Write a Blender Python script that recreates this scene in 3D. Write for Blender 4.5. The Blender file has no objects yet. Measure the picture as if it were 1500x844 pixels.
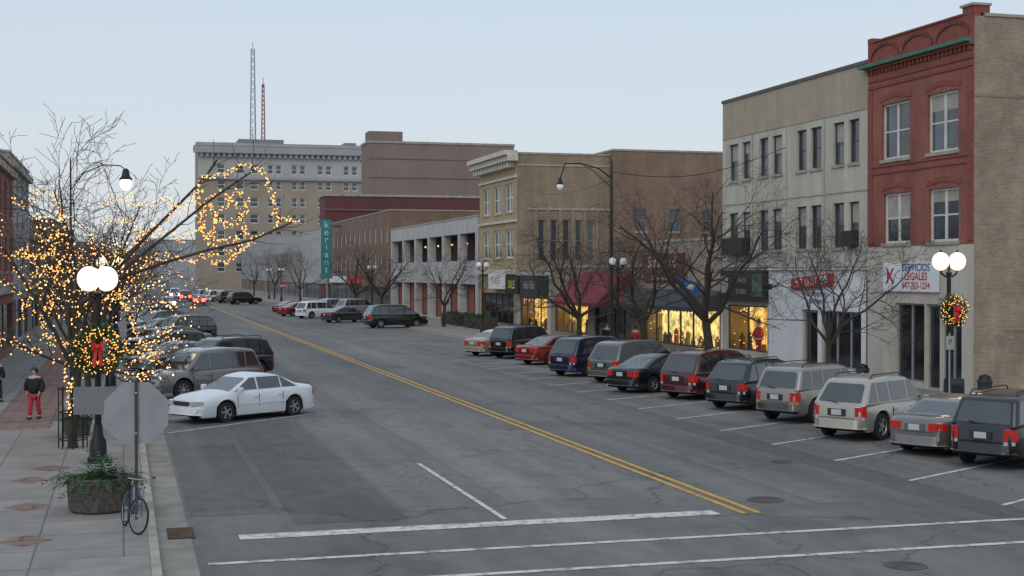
import bpy,bmesh,math,random
from mathutils import Vector as V, Matrix
R=random.Random(11)
sc=bpy.context.scene; COL=sc.collection
F=2027.0;H=5.0;TH=math.atan(570/F);CT=math.cos(TH);ST=math.sin(TH)
rad=math.radians
def P(px,d):
    r=(px-750)/F*d; return (r*CT+d*ST,-r*ST+d*CT)
def G(px,py): return P(px,F*H/(py-400))
def onX(px,X):
    k=(px-750)/F; d=X/(k*CT+ST); return d*(CT-k*ST),d
def onY(px,Y):
    k=(px-750)/F; d=Y/(CT-k*ST); return d*(k*CT+ST),d
def ZZ(py,d): return H+(400-py)*d/F
# ---------------------------------------------------------------- mesh builder
class MB:
    def __init__(s): s.v=[];s.f=[];s.m=[]
    def face(s,pts,m=0):
        i=len(s.v); s.v+=[V(p) for p in pts]; s.f.append(list(range(i,i+len(pts)))); s.m.append(m)
    def hexa(s,c,m=0):
        i=len(s.v); s.v+=[V(p) for p in c]
        for q in ((0,3,2,1),(4,5,6,7),(0,1,5,4),(1,2,6,5),(2,3,7,6),(3,0,4,7)):
            s.f.append([i+k for k in q]); s.m.append(m)
    def box(s,x0,x1,y0,y1,z0,z1,m=0):
        s.hexa([(x0,y0,z0),(x1,y0,z0),(x1,y1,z0),(x0,y1,z0),(x0,y0,z1),(x1,y0,z1),(x1,y1,z1),(x0,y1,z1)],m)
    def tube(s,pts,rr,n=8,m=0,caps=True):
        pts=[V(p) for p in pts]
        if not isinstance(rr,(list,tuple)): rr=[rr]*len(pts)
        base=len(s.v); up=None
        for i,p in enumerate(pts):
            t=(pts[min(i+1,len(pts)-1)]-pts[max(i-1,0)])
            t=t.normalized() if t.length>1e-9 else V((0,0,1))
            if up is None:
                a=V((0,0,1)) if abs(t.z)<.9 else V((1,0,0)); e1=t.cross(a).normalized()
            else:
                e1=(up-t*up.dot(t)); e1=e1.normalized() if e1.length>1e-6 else t.orthogonal().normalized()
            up=e1; e2=t.cross(e1)
            for k in range(n):
                an=2*math.pi*k/n; s.v.append(p+(e1*math.cos(an)+e2*math.sin(an))*rr[i])
        for i in range(len(pts)-1):
            for k in range(n):
                a=base+i*n+k;b=base+i*n+(k+1)%n
                s.f.append([a,b,b+n,a+n]); s.m.append(m)
        if caps:
            s.f.append([base+k for k in range(n)][::-1]); s.m.append(m)
            e=base+(len(pts)-1)*n; s.f.append([e+k for k in range(n)]); s.m.append(m)
    def lathe(s,c,prof,n=16,m=0,axis='z'):
        c=V(c); base=len(s.v)
        for (r,z) in prof:
            for k in range(n):
                an=2*math.pi*k/n; a,b=r*math.cos(an),r*math.sin(an)
                s.v.append(c+(V((a,b,z)) if axis=='z' else V((a,z,-b)) if axis=='y' else V((z,a,b))))
        for i in range(len(prof)-1):
            for k in range(n):
                a=base+i*n+k;b=base+i*n+(k+1)%n
                s.f.append([a,b,b+n,a+n]); s.m.append(m)
    def ball(s,c,r,n=12,m=0,sz=1):
        k=max(4,n//2); s.lathe(c,[(max(.0005,r*math.sin(math.pi*i/k)),-r*sz*math.cos(math.pi*i/k)) for i in range(k+1)],n,m)
    def octa(s,c,r,m=0):
        c=V(c); i=len(s.v); s.v+=[c+V(q)*r for q in ((1,0,0),(0,1,0),(-1,0,0),(0,-1,0),(0,0,1),(0,0,-1))]
        for q in ((0,1,4),(1,2,4),(2,3,4),(3,0,4),(1,0,5),(2,1,5),(3,2,5),(0,3,5)):
            s.f.append([i+k for k in q]); s.m.append(m)
    def build(s,name,mats,parent=None,smooth=None,off=None,bevel=0,seg=2):
        me=bpy.data.meshes.new(name); o_=V(off) if off is not None else V((0,0,0))
        me.from_pydata([p-o_ for p in s.v],[],s.f)
        if not isinstance(mats,(list,tuple)): mats=[mats]
        for q in mats: me.materials.append(q)
        me.polygons.foreach_set('material_index',s.m); me.update()
        if bevel:
            bm=bmesh.new(); bm.from_mesh(me)
            bmesh.ops.bevel(bm,geom=list(bm.edges),offset=bevel,segments=seg,affect='EDGES',profile=.5,clamp_overlap=True)
            bm.to_mesh(me); bm.free(); smooth=smooth or 40
        if smooth:
            me.shade_smooth()
            me.set_sharp_from_angle(angle=rad(smooth))
        o=bpy.data.objects.new(name,me); COL.objects.link(o)
        if parent: o.parent=parent
        return o
def tag(o,label=None,cat=None,group=None,kind=None):
    if label:o['label']=label
    if cat:o['category']=cat
    if group:o['group']=group
    if kind:o['kind']=kind
    return o
def thing(name,label,cat,loc=(0,0,0),rz=0,group=None):
    o=bpy.data.objects.new(name,None); o.empty_display_size=.2; COL.objects.link(o); o.location=loc; o.rotation_euler=(0,0,rz)
    return tag(o,label,cat,group)
# ---------------------------------------------------------------- materials
MC={}
def mat(name,col,rough=.8,metal=0,var=.12,scale=2.0,emit=None,es=0,coat=0,bump=0,spec=.5,det=6,nosample=False,rim=None,nem=False):
    if name in MC: return MC[name]
    m=bpy.data.materials.new(name); m.use_nodes=True; nt=m.node_tree; b=nt.nodes['Principled BSDF']
    b.inputs['Roughness'].default_value=rough; b.inputs['Metallic'].default_value=metal
    b.inputs['Coat Weight'].default_value=coat; b.inputs['Specular IOR Level'].default_value=spec
    if coat: b.inputs['Coat Roughness'].default_value=.06
    tc=nt.nodes.new('ShaderNodeTexCoord'); nz=nt.nodes.new('ShaderNodeTexNoise'); nz.inputs['Scale'].default_value=scale; nz.inputs['Detail'].default_value=det
    nt.links.new(tc.outputs['Object'],nz.inputs['Vector'])
    cr=nt.nodes.new('ShaderNodeValToRGB'); e=cr.color_ramp.elements
    e[0].position=.3;e[1].position=.7
    e[0].color=[max(0,c*(1-var)) for c in col]+[1]; e[1].color=[min(1,c*(1+var)) for c in col]+[1]
    nt.links.new(nz.outputs['Fac'],cr.inputs['Fac']); nt.links.new(cr.outputs['Color'],b.inputs['Base Color'])
    if emit:
        b.inputs['Emission Color'].default_value=list(emit)+[1]; b.inputs['Emission Strength'].default_value=es
        if nosample: m.cycles.emission_sampling='NONE'
        if rim:
            lw=nt.nodes.new('ShaderNodeLayerWeight'); lw.inputs[0].default_value=.5; c2=nt.nodes.new('ShaderNodeValToRGB'); q=c2.color_ramp.elements
            q[0].position=.1; q[0].color=list(emit)+[1]; q[1].position=.9; q[1].color=list(rim)+[1]; nt.links.new(lw.outputs['Facing'],c2.inputs[0]); nt.links.new(c2.outputs[0],b.inputs['Emission Color'])
        if nem:
            c2=nt.nodes.new('ShaderNodeValToRGB'); q=c2.color_ramp.elements; q[0].position=.35; q[0].color=[c*.25 for c in emit]+[1]; q[1].position=.6; q[1].color=list(emit)+[1]
            nt.links.new(nz.outputs['Fac'],c2.inputs[0]); nt.links.new(c2.outputs[0],b.inputs['Emission Color'])
    if bump:
        bp=nt.nodes.new('ShaderNodeBump'); bp.inputs['Strength'].default_value=bump; bp.inputs['Distance'].default_value=.02
        nz2=nt.nodes.new('ShaderNodeTexNoise'); nz2.inputs['Scale'].default_value=scale*12; nt.links.new(tc.outputs['Object'],nz2.inputs['Vector'])
        nt.links.new(nz2.outputs['Fac'],bp.inputs['Height']); nt.links.new(bp.outputs['Normal'],b.inputs['Normal'])
    MC[name]=m; return m
def weather(m,amt=.3,sx=1.2,sz=.12):
    nt=m.node_tree; b=nt.nodes['Principled BSDF']; src=b.inputs['Base Color'].links[0].from_socket; N=nt.nodes.new; L=nt.links.new
    tc=N('ShaderNodeTexCoord'); mp=N('ShaderNodeMapping'); mp.inputs['Scale'].default_value=(sx,sx,sz); L(tc.outputs['Object'],mp.inputs[0]); nz=N('ShaderNodeTexNoise'); nz.inputs['Scale'].default_value=1; nz.inputs['Detail'].default_value=7; nz.inputs['Roughness'].default_value=.7; L(mp.outputs[0],nz.inputs[0])
    mr=N('ShaderNodeMapRange'); mr.inputs[1].default_value=.35; mr.inputs[2].default_value=.62; mr.inputs[3].default_value=1-amt; mr.inputs[4].default_value=1.05; L(nz.outputs['Fac'],mr.inputs[0])
    mx=N('ShaderNodeVectorMath'); mx.operation='SCALE'; L(src,mx.inputs[0]); L(mr.outputs[0],mx.inputs['Scale']); L(mx.outputs[0],b.inputs['Base Color']); return m
def brick(name,c1,c2,mortar,w=.22,h=.075,var=.35,ms=.012,vscale=.5):
    m=bpy.data.materials.new(name); m.use_nodes=True; nt=m.node_tree; N=nt.nodes.new; L=nt.links.new; b=nt.nodes['Principled BSDF']; b.inputs['Roughness'].default_value=.9
    tc=N('ShaderNodeTexCoord'); sp=N('ShaderNodeSeparateXYZ'); L(tc.outputs['Object'],sp.inputs[0])
    ad=N('ShaderNodeMath'); ad.operation='ADD'; L(sp.outputs[0],ad.inputs[0]); L(sp.outputs[1],ad.inputs[1])
    cb=N('ShaderNodeCombineXYZ'); L(ad.outputs[0],cb.inputs[0]); L(sp.outputs[2],cb.inputs[1])
    bt=N('ShaderNodeTexBrick'); bt.inputs['Scale'].default_value=1; bt.inputs['Brick Width'].default_value=w; bt.inputs['Row Height'].default_value=h
    bt.inputs['Mortar Size'].default_value=ms; bt.inputs['Color1'].default_value=list(c1)+[1]; bt.inputs['Color2'].default_value=list(c2)+[1]; bt.inputs['Mortar'].default_value=list(mortar)+[1]
    L(cb.outputs[0],bt.inputs['Vector'])
    nz=N('ShaderNodeTexNoise'); nz.inputs['Scale'].default_value=vscale; nz.inputs['Detail'].default_value=8; nz.inputs['Roughness'].default_value=.65; L(tc.outputs['Object'],nz.inputs['Vector'])
    mr=N('ShaderNodeMapRange'); mr.inputs[1].default_value=.3; mr.inputs[2].default_value=.7; mr.inputs[3].default_value=1-var; mr.inputs[4].default_value=1+var; L(nz.outputs['Fac'],mr.inputs[0])
    mx=N('ShaderNodeVectorMath'); mx.operation='SCALE'; L(bt.outputs['Color'],mx.inputs[0]); L(mr.outputs[0],mx.inputs['Scale']); L(mx.outputs[0],b.inputs['Base Color'])
    return m
def asphalt(name,c,cracks=True):
    m=bpy.data.materials.new(name); m.use_nodes=True; nt=m.node_tree; N=nt.nodes.new; L=nt.links.new; b=nt.nodes['Principled BSDF']; b.inputs['Roughness'].default_value=.82; b.inputs['Specular IOR Level'].default_value=.35
    tc=N('ShaderNodeTexCoord')
    def noise(scale,sy,det,lo,hi,a=.3,z=.7):
        mp=N('ShaderNodeMapping'); mp.inputs['Scale'].default_value=(1,sy,1); L(tc.outputs['Object'],mp.inputs[0])
        nz=N('ShaderNodeTexNoise'); nz.inputs['Scale'].default_value=scale; nz.inputs['Detail'].default_value=det; L(mp.outputs[0],nz.inputs['Vector'])
        mr=N('ShaderNodeMapRange'); mr.inputs[1].default_value=a; mr.inputs[2].default_value=z; mr.inputs[3].default_value=lo; mr.inputs[4].default_value=hi; L(nz.outputs['Fac'],mr.inputs[0]); return mr.outputs[0]
    def mul(a,bb):
        q=N('ShaderNodeMath'); q.operation='MULTIPLY'; L(a,q.inputs[0]); L(bb,q.inputs[1]); return q.outputs[0]
    f=mul(mul(noise(.6,.03,4,.76,1.2),noise(.14,.7,6,.82,1.18)),mul(noise(2.5,.5,8,.88,1.12),noise(45,1,2,.83,1.17)))
    f=mul(f,noise(.33,.8,3,.80,1.0,.36,.42))      # dark oily spots and tar patches
    if cracks:
        for (vs,wd,lo) in ((.16,.007,.55),(.42,.006,.8)):
            nz=N('ShaderNodeTexNoise'); nz.inputs['Scale'].default_value=.8; nz.inputs['Detail'].default_value=6; L(tc.outputs['Object'],nz.inputs['Vector'])
            vm=N('ShaderNodeVectorMath'); vm.operation='MULTIPLY_ADD'; vm.inputs[1].default_value=(1.8,1.8,0); L(nz.outputs['Color'],vm.inputs[0]); L(tc.outputs['Object'],vm.inputs[2])
            vo=N('ShaderNodeTexVoronoi'); vo.feature='DISTANCE_TO_EDGE'; vo.inputs['Scale'].default_value=vs; L(vm.outputs[0],vo.inputs['Vector'])
            mr=N('ShaderNodeMapRange'); mr.inputs[1].default_value=.0; mr.inputs[2].default_value=wd; mr.inputs[3].default_value=lo; mr.inputs[4].default_value=1; L(vo.outputs[0],mr.inputs[0]); f=mul(f,mr.outputs[0])
    sc_=N('ShaderNodeVectorMath'); sc_.operation='SCALE'; sc_.inputs[0].default_value=c; L(f,sc_.inputs['Scale']); L(sc_.outputs[0],b.inputs['Base Color'])
    return m
def paintmark(name,c,under):
    m=bpy.data.materials.new(name); m.use_nodes=True; nt=m.node_tree; N=nt.nodes.new; L=nt.links.new; b=nt.nodes['Principled BSDF']; b.inputs['Roughness'].default_value=.8
    tc=N('ShaderNodeTexCoord'); nz=N('ShaderNodeTexNoise'); nz.inputs['Scale'].default_value=3.5; nz.inputs['Detail'].default_value=10; nz.inputs['Roughness'].default_value=.75; L(tc.outputs['Object'],nz.inputs['Vector'])
    cr=N('ShaderNodeValToRGB'); e=cr.color_ramp.elements; e[0].position=.38; e[1].position=.52; e[0].color=list(under)+[1]; e[1].color=list(c)+[1]
    L(nz.outputs['Fac'],cr.inputs['Fac']); L(cr.outputs[0],b.inputs['Base Color']); return m
def paving(name,c,j,w,h,ms,off=0.0,var=.12):
    m=bpy.data.materials.new(name); m.use_nodes=True; nt=m.node_tree; N=nt.nodes.new; L=nt.links.new; b=nt.nodes['Principled BSDF']; b.inputs['Roughness'].default_value=.9
    tc=N('ShaderNodeTexCoord'); bt=N('ShaderNodeTexBrick'); bt.offset=off; bt.inputs['Scale'].default_value=1; bt.inputs['Brick Width'].default_value=w; bt.inputs['Row Height'].default_value=h; bt.inputs['Mortar Size'].default_value=ms
    bt.inputs['Color1'].default_value=[q*.93 for q in c]+[1]; bt.inputs['Color2'].default_value=[q*1.06 for q in c]+[1]; bt.inputs['Mortar'].default_value=list(j)+[1]; L(tc.outputs['Object'],bt.inputs['Vector'])
    nz=N('ShaderNodeTexNoise'); nz.inputs['Scale'].default_value=.8; nz.inputs['Detail'].default_value=9; nz.inputs['Roughness'].default_value=.7; L(tc.outputs['Object'],nz.inputs['Vector'])
    mr=N('ShaderNodeMapRange'); mr.inputs[1].default_value=.3; mr.inputs[2].default_value=.7; mr.inputs[3].default_value=1-var; mr.inputs[4].default_value=1+var; L(nz.outputs['Fac'],mr.inputs[0])
    mx=N('ShaderNodeVectorMath'); mx.operation='SCALE'; L(bt.outputs['Color'],mx.inputs[0]); L(mr.outputs[0],mx.inputs['Scale']); L(mx.outputs[0],b.inputs['Base Color']); return m
def clearglass():
    m=bpy.data.materials.new('shop_glass'); m.use_nodes=True; nt=m.node_tree; nt.nodes.clear(); N=nt.nodes.new; L=nt.links.new
    o=N('ShaderNodeOutputMaterial'); t=N('ShaderNodeBsdfTransparent'); t.inputs[0].default_value=(.85,.88,.88,1); g=N('ShaderNodeBsdfGlossy'); g.inputs['Roughness'].default_value=.03
    fr=N('ShaderNodeFresnel'); fr.inputs[0].default_value=1.5; mx=N('ShaderNodeMixShader'); L(fr.outputs[0],mx.inputs[0]); L(t.outputs[0],mx.inputs[1]); L(g.outputs[0],mx.inputs[2]); L(mx.outputs[0],o.inputs[0]); return m
M_asph=asphalt('asphalt',(.152,.144,.136)); M_asph2=asphalt('asphalt_dark',(.120,.114,.108)); M_asph3=asphalt('asphalt_light',(.172,.163,.151))
M_white=paintmark('white_paint',(.60,.59,.56),(.2,.19,.18)); M_yel=paintmark('yellow_paint',(.62,.33,.05),(.27,.19,.1))
M_side=paving('sidewalk_concrete',(.245,.222,.205),(.13,.12,.11),1.5,1.5,.02,var=.2)
M_kerb=mat('kerb_concrete',(.35,.315,.265),.9,var=.25,scale=1.5)
M_gut=mat('gutter_concrete',(.25,.23,.20),.9,var=.25,scale=1.2)
M_ramp=mat('ramp_concrete',(.25,.235,.21),.9,var=.2,scale=1.4)
M_brpave=paving('brick_paving',(.23,.135,.115),(.12,.08,.07),.9,.45,.04,.5,.3)
M_ground=mat('earth',(.2,.2,.19),.95,scale=.05)
M_dglass=mat('dark_glass',(.02,.022,.026),.06,var=.4,scale=.7,spec=.6)
M_cargl=mat('car_glass',(.025,.028,.032),.04,var=.3,scale=1.5,spec=1.0,coat=.6)
M_wglass=mat('window_glass',(.055,.065,.08),.08,var=.6,scale=.45,spec=.8)
M_cglass=clearglass()
M_black=mat('black_metal',(.012,.012,.014),.45,.3)
M_blackp=mat('black_plastic',(.025,.025,.027),.6)
M_rub=mat('rubber',(.014,.014,.015),.85)
M_alu=mat('alloy',(.36,.36,.37),.4,.7)
M_steel=mat('galvanised_steel',(.36,.37,.38),.5,.4,var=.1)
M_iron=mat('cast_iron',(.095,.088,.08),.85,.1,var=.3)
M_wf=mat('white_frame',(.62,.60,.57),.6)
M_tan=weather(mat('tan_stucco',(.40,.33,.255),.9,var=.08,scale=1),.15)
M_cream=weather(mat('cream_panel',(.50,.475,.405),.85,var=.07,scale=.7),.2,.8,.1)
M_creamlow=weather(mat('cream_storefront',(.53,.485,.42),.85,var=.06,scale=1),.15)
M_wst=weather(mat('white_storefront',(.72,.73,.75),.7,var=.04),.07)
M_red=weather(brick('red_brick',(.31,.082,.057),(.25,.065,.047),(.27,.14,.11),var=.22),.2)
M_red2=mat('dark_red_brick_trim',(.245,.068,.05),.9,var=.2,scale=5)
M_buff=weather(brick('buff_common_brick',(.315,.235,.165),(.245,.17,.12),(.35,.30,.24),var=.28,vscale=.7,w=.25,h=.085,ms=.012),.2,.6,.4)
M_tanb=weather(brick('tan_brick',(.31,.23,.15),(.245,.175,.115),(.30,.25,.19),var=.2),.2)
M_yb=brick('yellow_brick',(.44,.33,.18),(.37,.27,.14),(.40,.33,.22),var=.12)
M_rb=brick('brown_brick',(.21,.125,.09),(.17,.10,.072),(.20,.145,.11),var=.25)
M_rb2=weather(brick('tan_brown_brick',(.26,.165,.115),(.215,.13,.09),(.25,.18,.135),var=.2),.2)
M_copper=mat('green_copper',(.05,.17,.125),.7,var=.25)
M_trunk=mat('bark',(.045,.037,.031),.95,var=.3,scale=4)
M_twig=mat('twig',(.06,.047,.041),.95,var=.2)
M_bulb=mat('warm_bulb',(.3,.15,.05),.5,emit=(1,.46,.11),es=2.3,nosample=True)
M_bulbh=mat('hot_bulb',(.3,.2,.1),.5,emit=(1,.64,.27),es=3.6,nosample=True)
M_bulbr=mat('amber_bulb',(.3,.15,.05),.5,emit=(1,.43,.09),es=2.4,nosample=True)
M_globe=mat('lit_globe',(.9,.85,.75),.4,emit=(2.4,2.0,1.45),es=1.3,rim=(.74,.50,.27))
M_globe2=mat('dim_globe',(.7,.7,.68),.3,emit=(.9,.92,1),es=.12)
M_globe3=mat('far_lit_globe',(1,.9,.8),.4,emit=(4,3,1.6),es=1,nosample=True,rim=(1.2,.6,.2))
M_green=mat('evergreen',(.035,.075,.03),.9,var=.5,scale=9)
M_green2=mat('pale_evergreen',(.07,.13,.055),.9,var=.4,scale=9)
M_bow=mat('red_ribbon',(.55,.015,.015),.5)
M_plant=mat('planter_stone',(.10,.088,.076),.95,var=.5,scale=14,bump=.8)
M_roof=mat('roof_felt',(.08,.08,.08),.95)
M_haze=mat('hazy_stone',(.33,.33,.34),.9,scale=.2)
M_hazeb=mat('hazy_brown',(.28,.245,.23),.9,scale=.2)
# ---------------------------------------------------------------- text
def text(s,size,pos,u,n,m,parent=None,off=(0,0,0),sx=1.0,name='lettering',lift=.004,bold=.02):
    cu=bpy.data.curves.new(name,'FONT'); cu.body=s; cu.size=size; cu.align_x='CENTER'; cu.align_y='CENTER'; cu.resolution_u=3; cu.offset=size*bold
    t=bpy.data.objects.new(name,cu); COL.objects.link(t)
    me=bpy.data.meshes.new_from_object(t.evaluated_get(bpy.context.evaluated_depsgraph_get()))
    bpy.data.objects.remove(t); u=V(u); pos=V(pos); off=V(off)
    for v in me.vertices: v.co=pos+u*(v.co.x*sx)+V((0,0,1))*v.co.y+V(n)*lift-off
    me.materials.clear(); me.materials.append(m); me.update()
    o=bpy.data.objects.new(name,me); COL.objects.link(o)
    if parent:o.parent=parent
    return o
# ---------------------------------------------------------------- setting
def sheet(name,x0,x1,y0,y1,z,m,kind='structure'):
    b=MB(); b.face([(x0,y0,z),(x1,y0,z),(x1,y1,z),(x0,y1,z)]); o=b.build(name,m); tag(o,kind=kind); return o
def struct(name,b,m): return tag(b.build(name,m),kind='structure')
sheet('ground',-1500,1500,-300,3000,-.03,M_ground)
KL,KR=.6,25.2
sheet('road',KL,KR,-30,900,0,M_asph)
sheet('side_street',-90,120,-30,21,-.006,M_asph)
b=MB()
b.box(-7.0,KL-.16,21.2,900,-.02,.13); struct('sidewalk_left',b,M_side)
b=MB(); b.box(KL-.16,KL,21.2,900,-.02,.14); struct('kerb_left',b,M_kerb)
sheet('gutter_left',KL+.002,KL+.62,21.2,900,.004,M_gut)
b=MB(); b.box(KR+.16,33.5,20,900,-.02,.13); b.box(33.5,70,20,47.8,-.02,.13); struct('sidewalk_right',b,M_side)
b=MB(); b.box(KR,KR+.16,20,900,-.02,.14); struct('kerb_right',b,M_kerb)
sheet('gutter_right',KR-.5,KR-.002,20,900,.004,M_gut)
sheet('brick_paving',-4.1,-2.2,45.5,260,.134,M_brpave)
b=MB()
for (px,py) in ((45,712),(40,752),(35,804),(75,694)):
    x,y=G(px,py); z=.134
    b.face([(x-.5,y,z),(x,y-.55,z),(x+.5,y,z),(x,y+.55,z)])
struct('brick_diamond_paving',b,M_brpave)
sheet('ramp_slab',-1.1,KL-.18,22,24.6,.134,M_ramp)
sheet('asphalt_patch',3.3,5.6,27.6,47,.004,M_asph2); sheet('asphalt_patch',5.7,7.3,28.5,58,.004,M_asph3); sheet('asphalt_patch',8.1,10.6,29,90,.004,M_asph3)
sheet('asphalt_patch',14.5,15.6,27,140,.004,M_asph3); sheet('asphalt_patch',1.3,3.1,29,41,.004,M_asph2); sheet('asphalt_patch',17.2,18.3,22,75,.004,M_asph2)
def strip(b,x0,y0,x1,y1,w,z=.009):
    d=V((x1-x0,y1-y0,0)).normalized(); s=V((-d.y,d.x,0))*w/2; a=V((x0,y0,z)); c=V((x1,y1,z)); b.face([a+s,a-s,c-s,c+s])
b=MB(); strip(b,12.42,26.3,12.42,420,.14); strip(b,12.74,26.3,12.74,420,.14); struct('centre_line',b,M_yel)
b=MB(); strip(b,2.1,26.5,11.9,26.6,.5); struct('stop_line',b,M_white)
b=MB(); strip(b,1.4,24.2,25,24.2,.18); strip(b,1.4,22.2,25,22.05,.18); struct('crosswalk_line',b,M_white)
b=MB(); strip(b,7.45,27.0,7.45,35.6,.12); struct('lane_line',b,M_white)
b=MB()
for k in range(-1,34):
    y=29.4+3.65*k
    if 83<y<100: continue
    strip(b,18.2,y,18.2+5.9*math.sin(rad(61)),y+5.9*math.cos(rad(61)),.12)
struct('parking_line_right',b,M_white)
b=MB()
for k in range(0,26):
    y=49.1+4.1*k; strip(b,6.4,y,1.3,y-4.7,.12)
struct('parking_line_left',b,M_white)
def manhole(px,py,r,lab):
    x,y=G(px,py); t=thing('manhole_cover',lab,'manhole',(x,y,0)); m=MB(); m.lathe((0,0,0),[(r,.005),(r,.014),(r*.9,.014)],24); m.build('rim',M_iron,t)
    m=MB(); m.lathe((0,0,0),[(r*.9,.011),(.001,.011)],24)
    for i in range(-3,4):
        w=math.sqrt(max(0,(r*.8)**2-(i*r*.22)**2)); m.box(-w,w,i*r*.22-.02,i*r*.22+.02,.011,.016)
    m.build('lid',M_iron,t)
manhole(1122,733,.42,'dark round manhole cover in the road right of the yellow line end')
manhole(1145,677,.3,'smaller dark manhole cover nearer the parked silver vehicle')
manhole(1328,830,.36,'brownish manhole cover at the bottom right between crosswalk and frame edge')
t=thing('storm_drain','rusty grated storm drain in the gutter beside the bicycle','drain',(1.05,27.2,0))
m=MB(); m.box(-.25,.25,-.55,.55,.005,.012); m.build('pit',M_black,t)
m=MB()
for i in range(9): m.box(-.25,.25,-.53+i*.125,-.47+i*.125,.013,.03)
m.build('grate',mat('rusty_iron',(.12,.075,.05),.9,.2,var=.4,scale=8),t)
# ---------------------------------------------------------------- facade tools
class Fr:
    def __init__(s,O,u,n): s.O=V(O); s.u=V(u); s.n=V(n)
    def p(s,a,z,b=0): return s.O+s.u*a+V((0,0,z))+s.n*b
def fbox(mb,fr,a0,a1,z0,z1,b0,b1,m=0):
    mb.hexa([fr.p(a0,z0,b1),fr.p(a1,z0,b1),fr.p(a1,z0,b0),fr.p(a0,z0,b0),fr.p(a0,z1,b1),fr.p(a1,z1,b1),fr.p(a1,z1,b0),fr.p(a0,z1,b0)],m)
def fpart(name,M,root,off,fr,a0,a1,z0,z1,b0,b1): m=MB(); fbox(m,fr,a0,a1,z0,z1,b0,b1); return m.build(name,M,root,off=off)
def wall(mb,fr,W,z0,z1,holes,dep=.25,m=0,zones=None):
    A=sorted(set([0,W]+[h[0] for h in holes]+[h[1] for h in holes])); zc=[z0,z1]+[h[2] for h in holes]+[h[3] for h in holes]
    if zones: zc+=[q[0] for q in zones]
    Z=sorted(set(q for q in zc if z0<=q<=z1))
    for i in range(len(A)-1):
        for j in range(len(Z)-1):
            ca,cz=(A[i]+A[i+1])/2,(Z[j]+Z[j+1])/2
            if any(h[0]<ca<h[1] and h[2]<cz<h[3] for h in holes): continue
            mi=m
            if zones:
                for q in zones:
                    if cz>q[0]: mi=q[1]
            mb.face([fr.p(A[i],Z[j]),fr.p(A[i+1],Z[j]),fr.p(A[i+1],Z[j+1]),fr.p(A[i],Z[j+1])],mi)
    for (a0,a1,h0,h1) in [h[:4] for h in holes]:
        mi=m
        if zones:
            for q in zones:
                if (h0+h1)/2>q[0]: mi=q[1]
        mb.face([fr.p(a0,h0),fr.p(a1,h0),fr.p(a1,h0,-dep),fr.p(a0,h0,-dep)][::1],mi)
        mb.face([fr.p(a0,h1,-dep),fr.p(a1,h1,-dep),fr.p(a1,h1),fr.p(a0,h1)],mi)
        mb.face([fr.p(a0,h0,-dep),fr.p(a0,h1,-dep),fr.p(a0,h1),fr.p(a0,h0)],mi)
        mb.face([fr.p(a1,h0),fr.p(a1,h1),fr.p(a1,h1,-dep),fr.p(a1,h0,-dep)],mi)
M_curt=mat('curtain',(.36,.34,.31),.9,var=.15,scale=3)
def window(fr,root,off,a0,a1,z0,z1,mf=None,nv=1,nh=1,fw=.08,sill=True,glass=None,dep=.18,curtain=0,name='window'):
    mf=mf or M_wf; m=MB()
    fbox(m,fr,a0+.002,a0+fw,z0+.002,z1-.002,-dep-.04,-dep+.06); fbox(m,fr,a1-fw,a1-.002,z0+.002,z1-.002,-dep-.04,-dep+.06)
    fbox(m,fr,a0+fw,a1-fw,z0+.002,z0+fw,-dep-.04,-dep+.06); fbox(m,fr,a0+fw,a1-fw,z1-fw,z1-.002,-dep-.04,-dep+.06)
    for i in range(1,nv): c=a0+(a1-a0)*i/nv; fbox(m,fr,c-fw*.7,c+fw*.7,z0+fw,z1-fw,-dep-.03,-dep+.05)
    for i in range(1,nh): c=z0+(z1-z0)*i/nh; fbox(m,fr,a0+fw,a1-fw,c-fw*.35,c+fw*.35,-dep-.03,-dep+.03)
    w=m.build(name,mf,root,off=off)
    m=MB(); m.face([fr.p(a0+.01,z0+.01,-dep),fr.p(a1-.01,z0+.01,-dep),fr.p(a1-.01,z1-.01,-dep),fr.p(a0+.01,z1-.01,-dep)]); m.build('pane',glass or M_wglass,w,off=off)
    if curtain:
        m=MB()
        zc=z1-(z1-z0)*curtain
        m.face([fr.p(a0+fw,zc,-dep+.006),fr.p(a1-fw,zc,-dep+.006),fr.p(a1-fw,z1-fw,-dep+.006),fr.p(a0+fw,z1-fw,-dep+.006)]); m.build('blind',M_curt,w,off=off)
    if sill: m=MB(); fbox(m,fr,a0-.08,a1+.08,z0-.14,z0-.002,-.05,.07); m.build('sill',M_kerb,w,off=off)
    return w
def shell(mb,X0,X1,Y0,Y1,h,skip,m=0,z0=0):
    q={'w':[(X0,Y1),(X0,Y0)],'s':[(X0,Y0),(X1,Y0)],'e':[(X1,Y0),(X1,Y1)],'n':[(X1,Y1),(X0,Y1)]}
    for k,(a,c) in q.items():
        if k in skip: continue
        mb.face([(a[0],a[1],z0),(c[0],c[1],z0),(c[0],c[1],h),(a[0],a[1],h)],m)
def roof(root,off,X0,X1,Y0,Y1,h,cop=None,ov=.06,ch=.16):
    m=MB(); m.face([(X0+.2,Y0+.2,h-.5),(X1-.2,Y0+.2,h-.5),(X1-.2,Y1-.2,h-.5),(X0+.2,Y1-.2,h-.5)]); o=m.build('roof',M_roof,root,off=off)
    m=MB()
    for (a,bb,c,d) in ((X0-ov,X1+ov,Y0-ov,Y0+.25),(X0-ov,X1+ov,Y1-.25,Y1+ov),(X0-ov,X0+.25,Y0+.25,Y1-.25),(X1-.25,X1+ov,Y0+.25,Y1-.25)): m.box(a,bb,c,d,h+.002,h+ch)
    m.build('coping',cop or M_kerb,o,off=off); return o
FX=32.5
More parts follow.
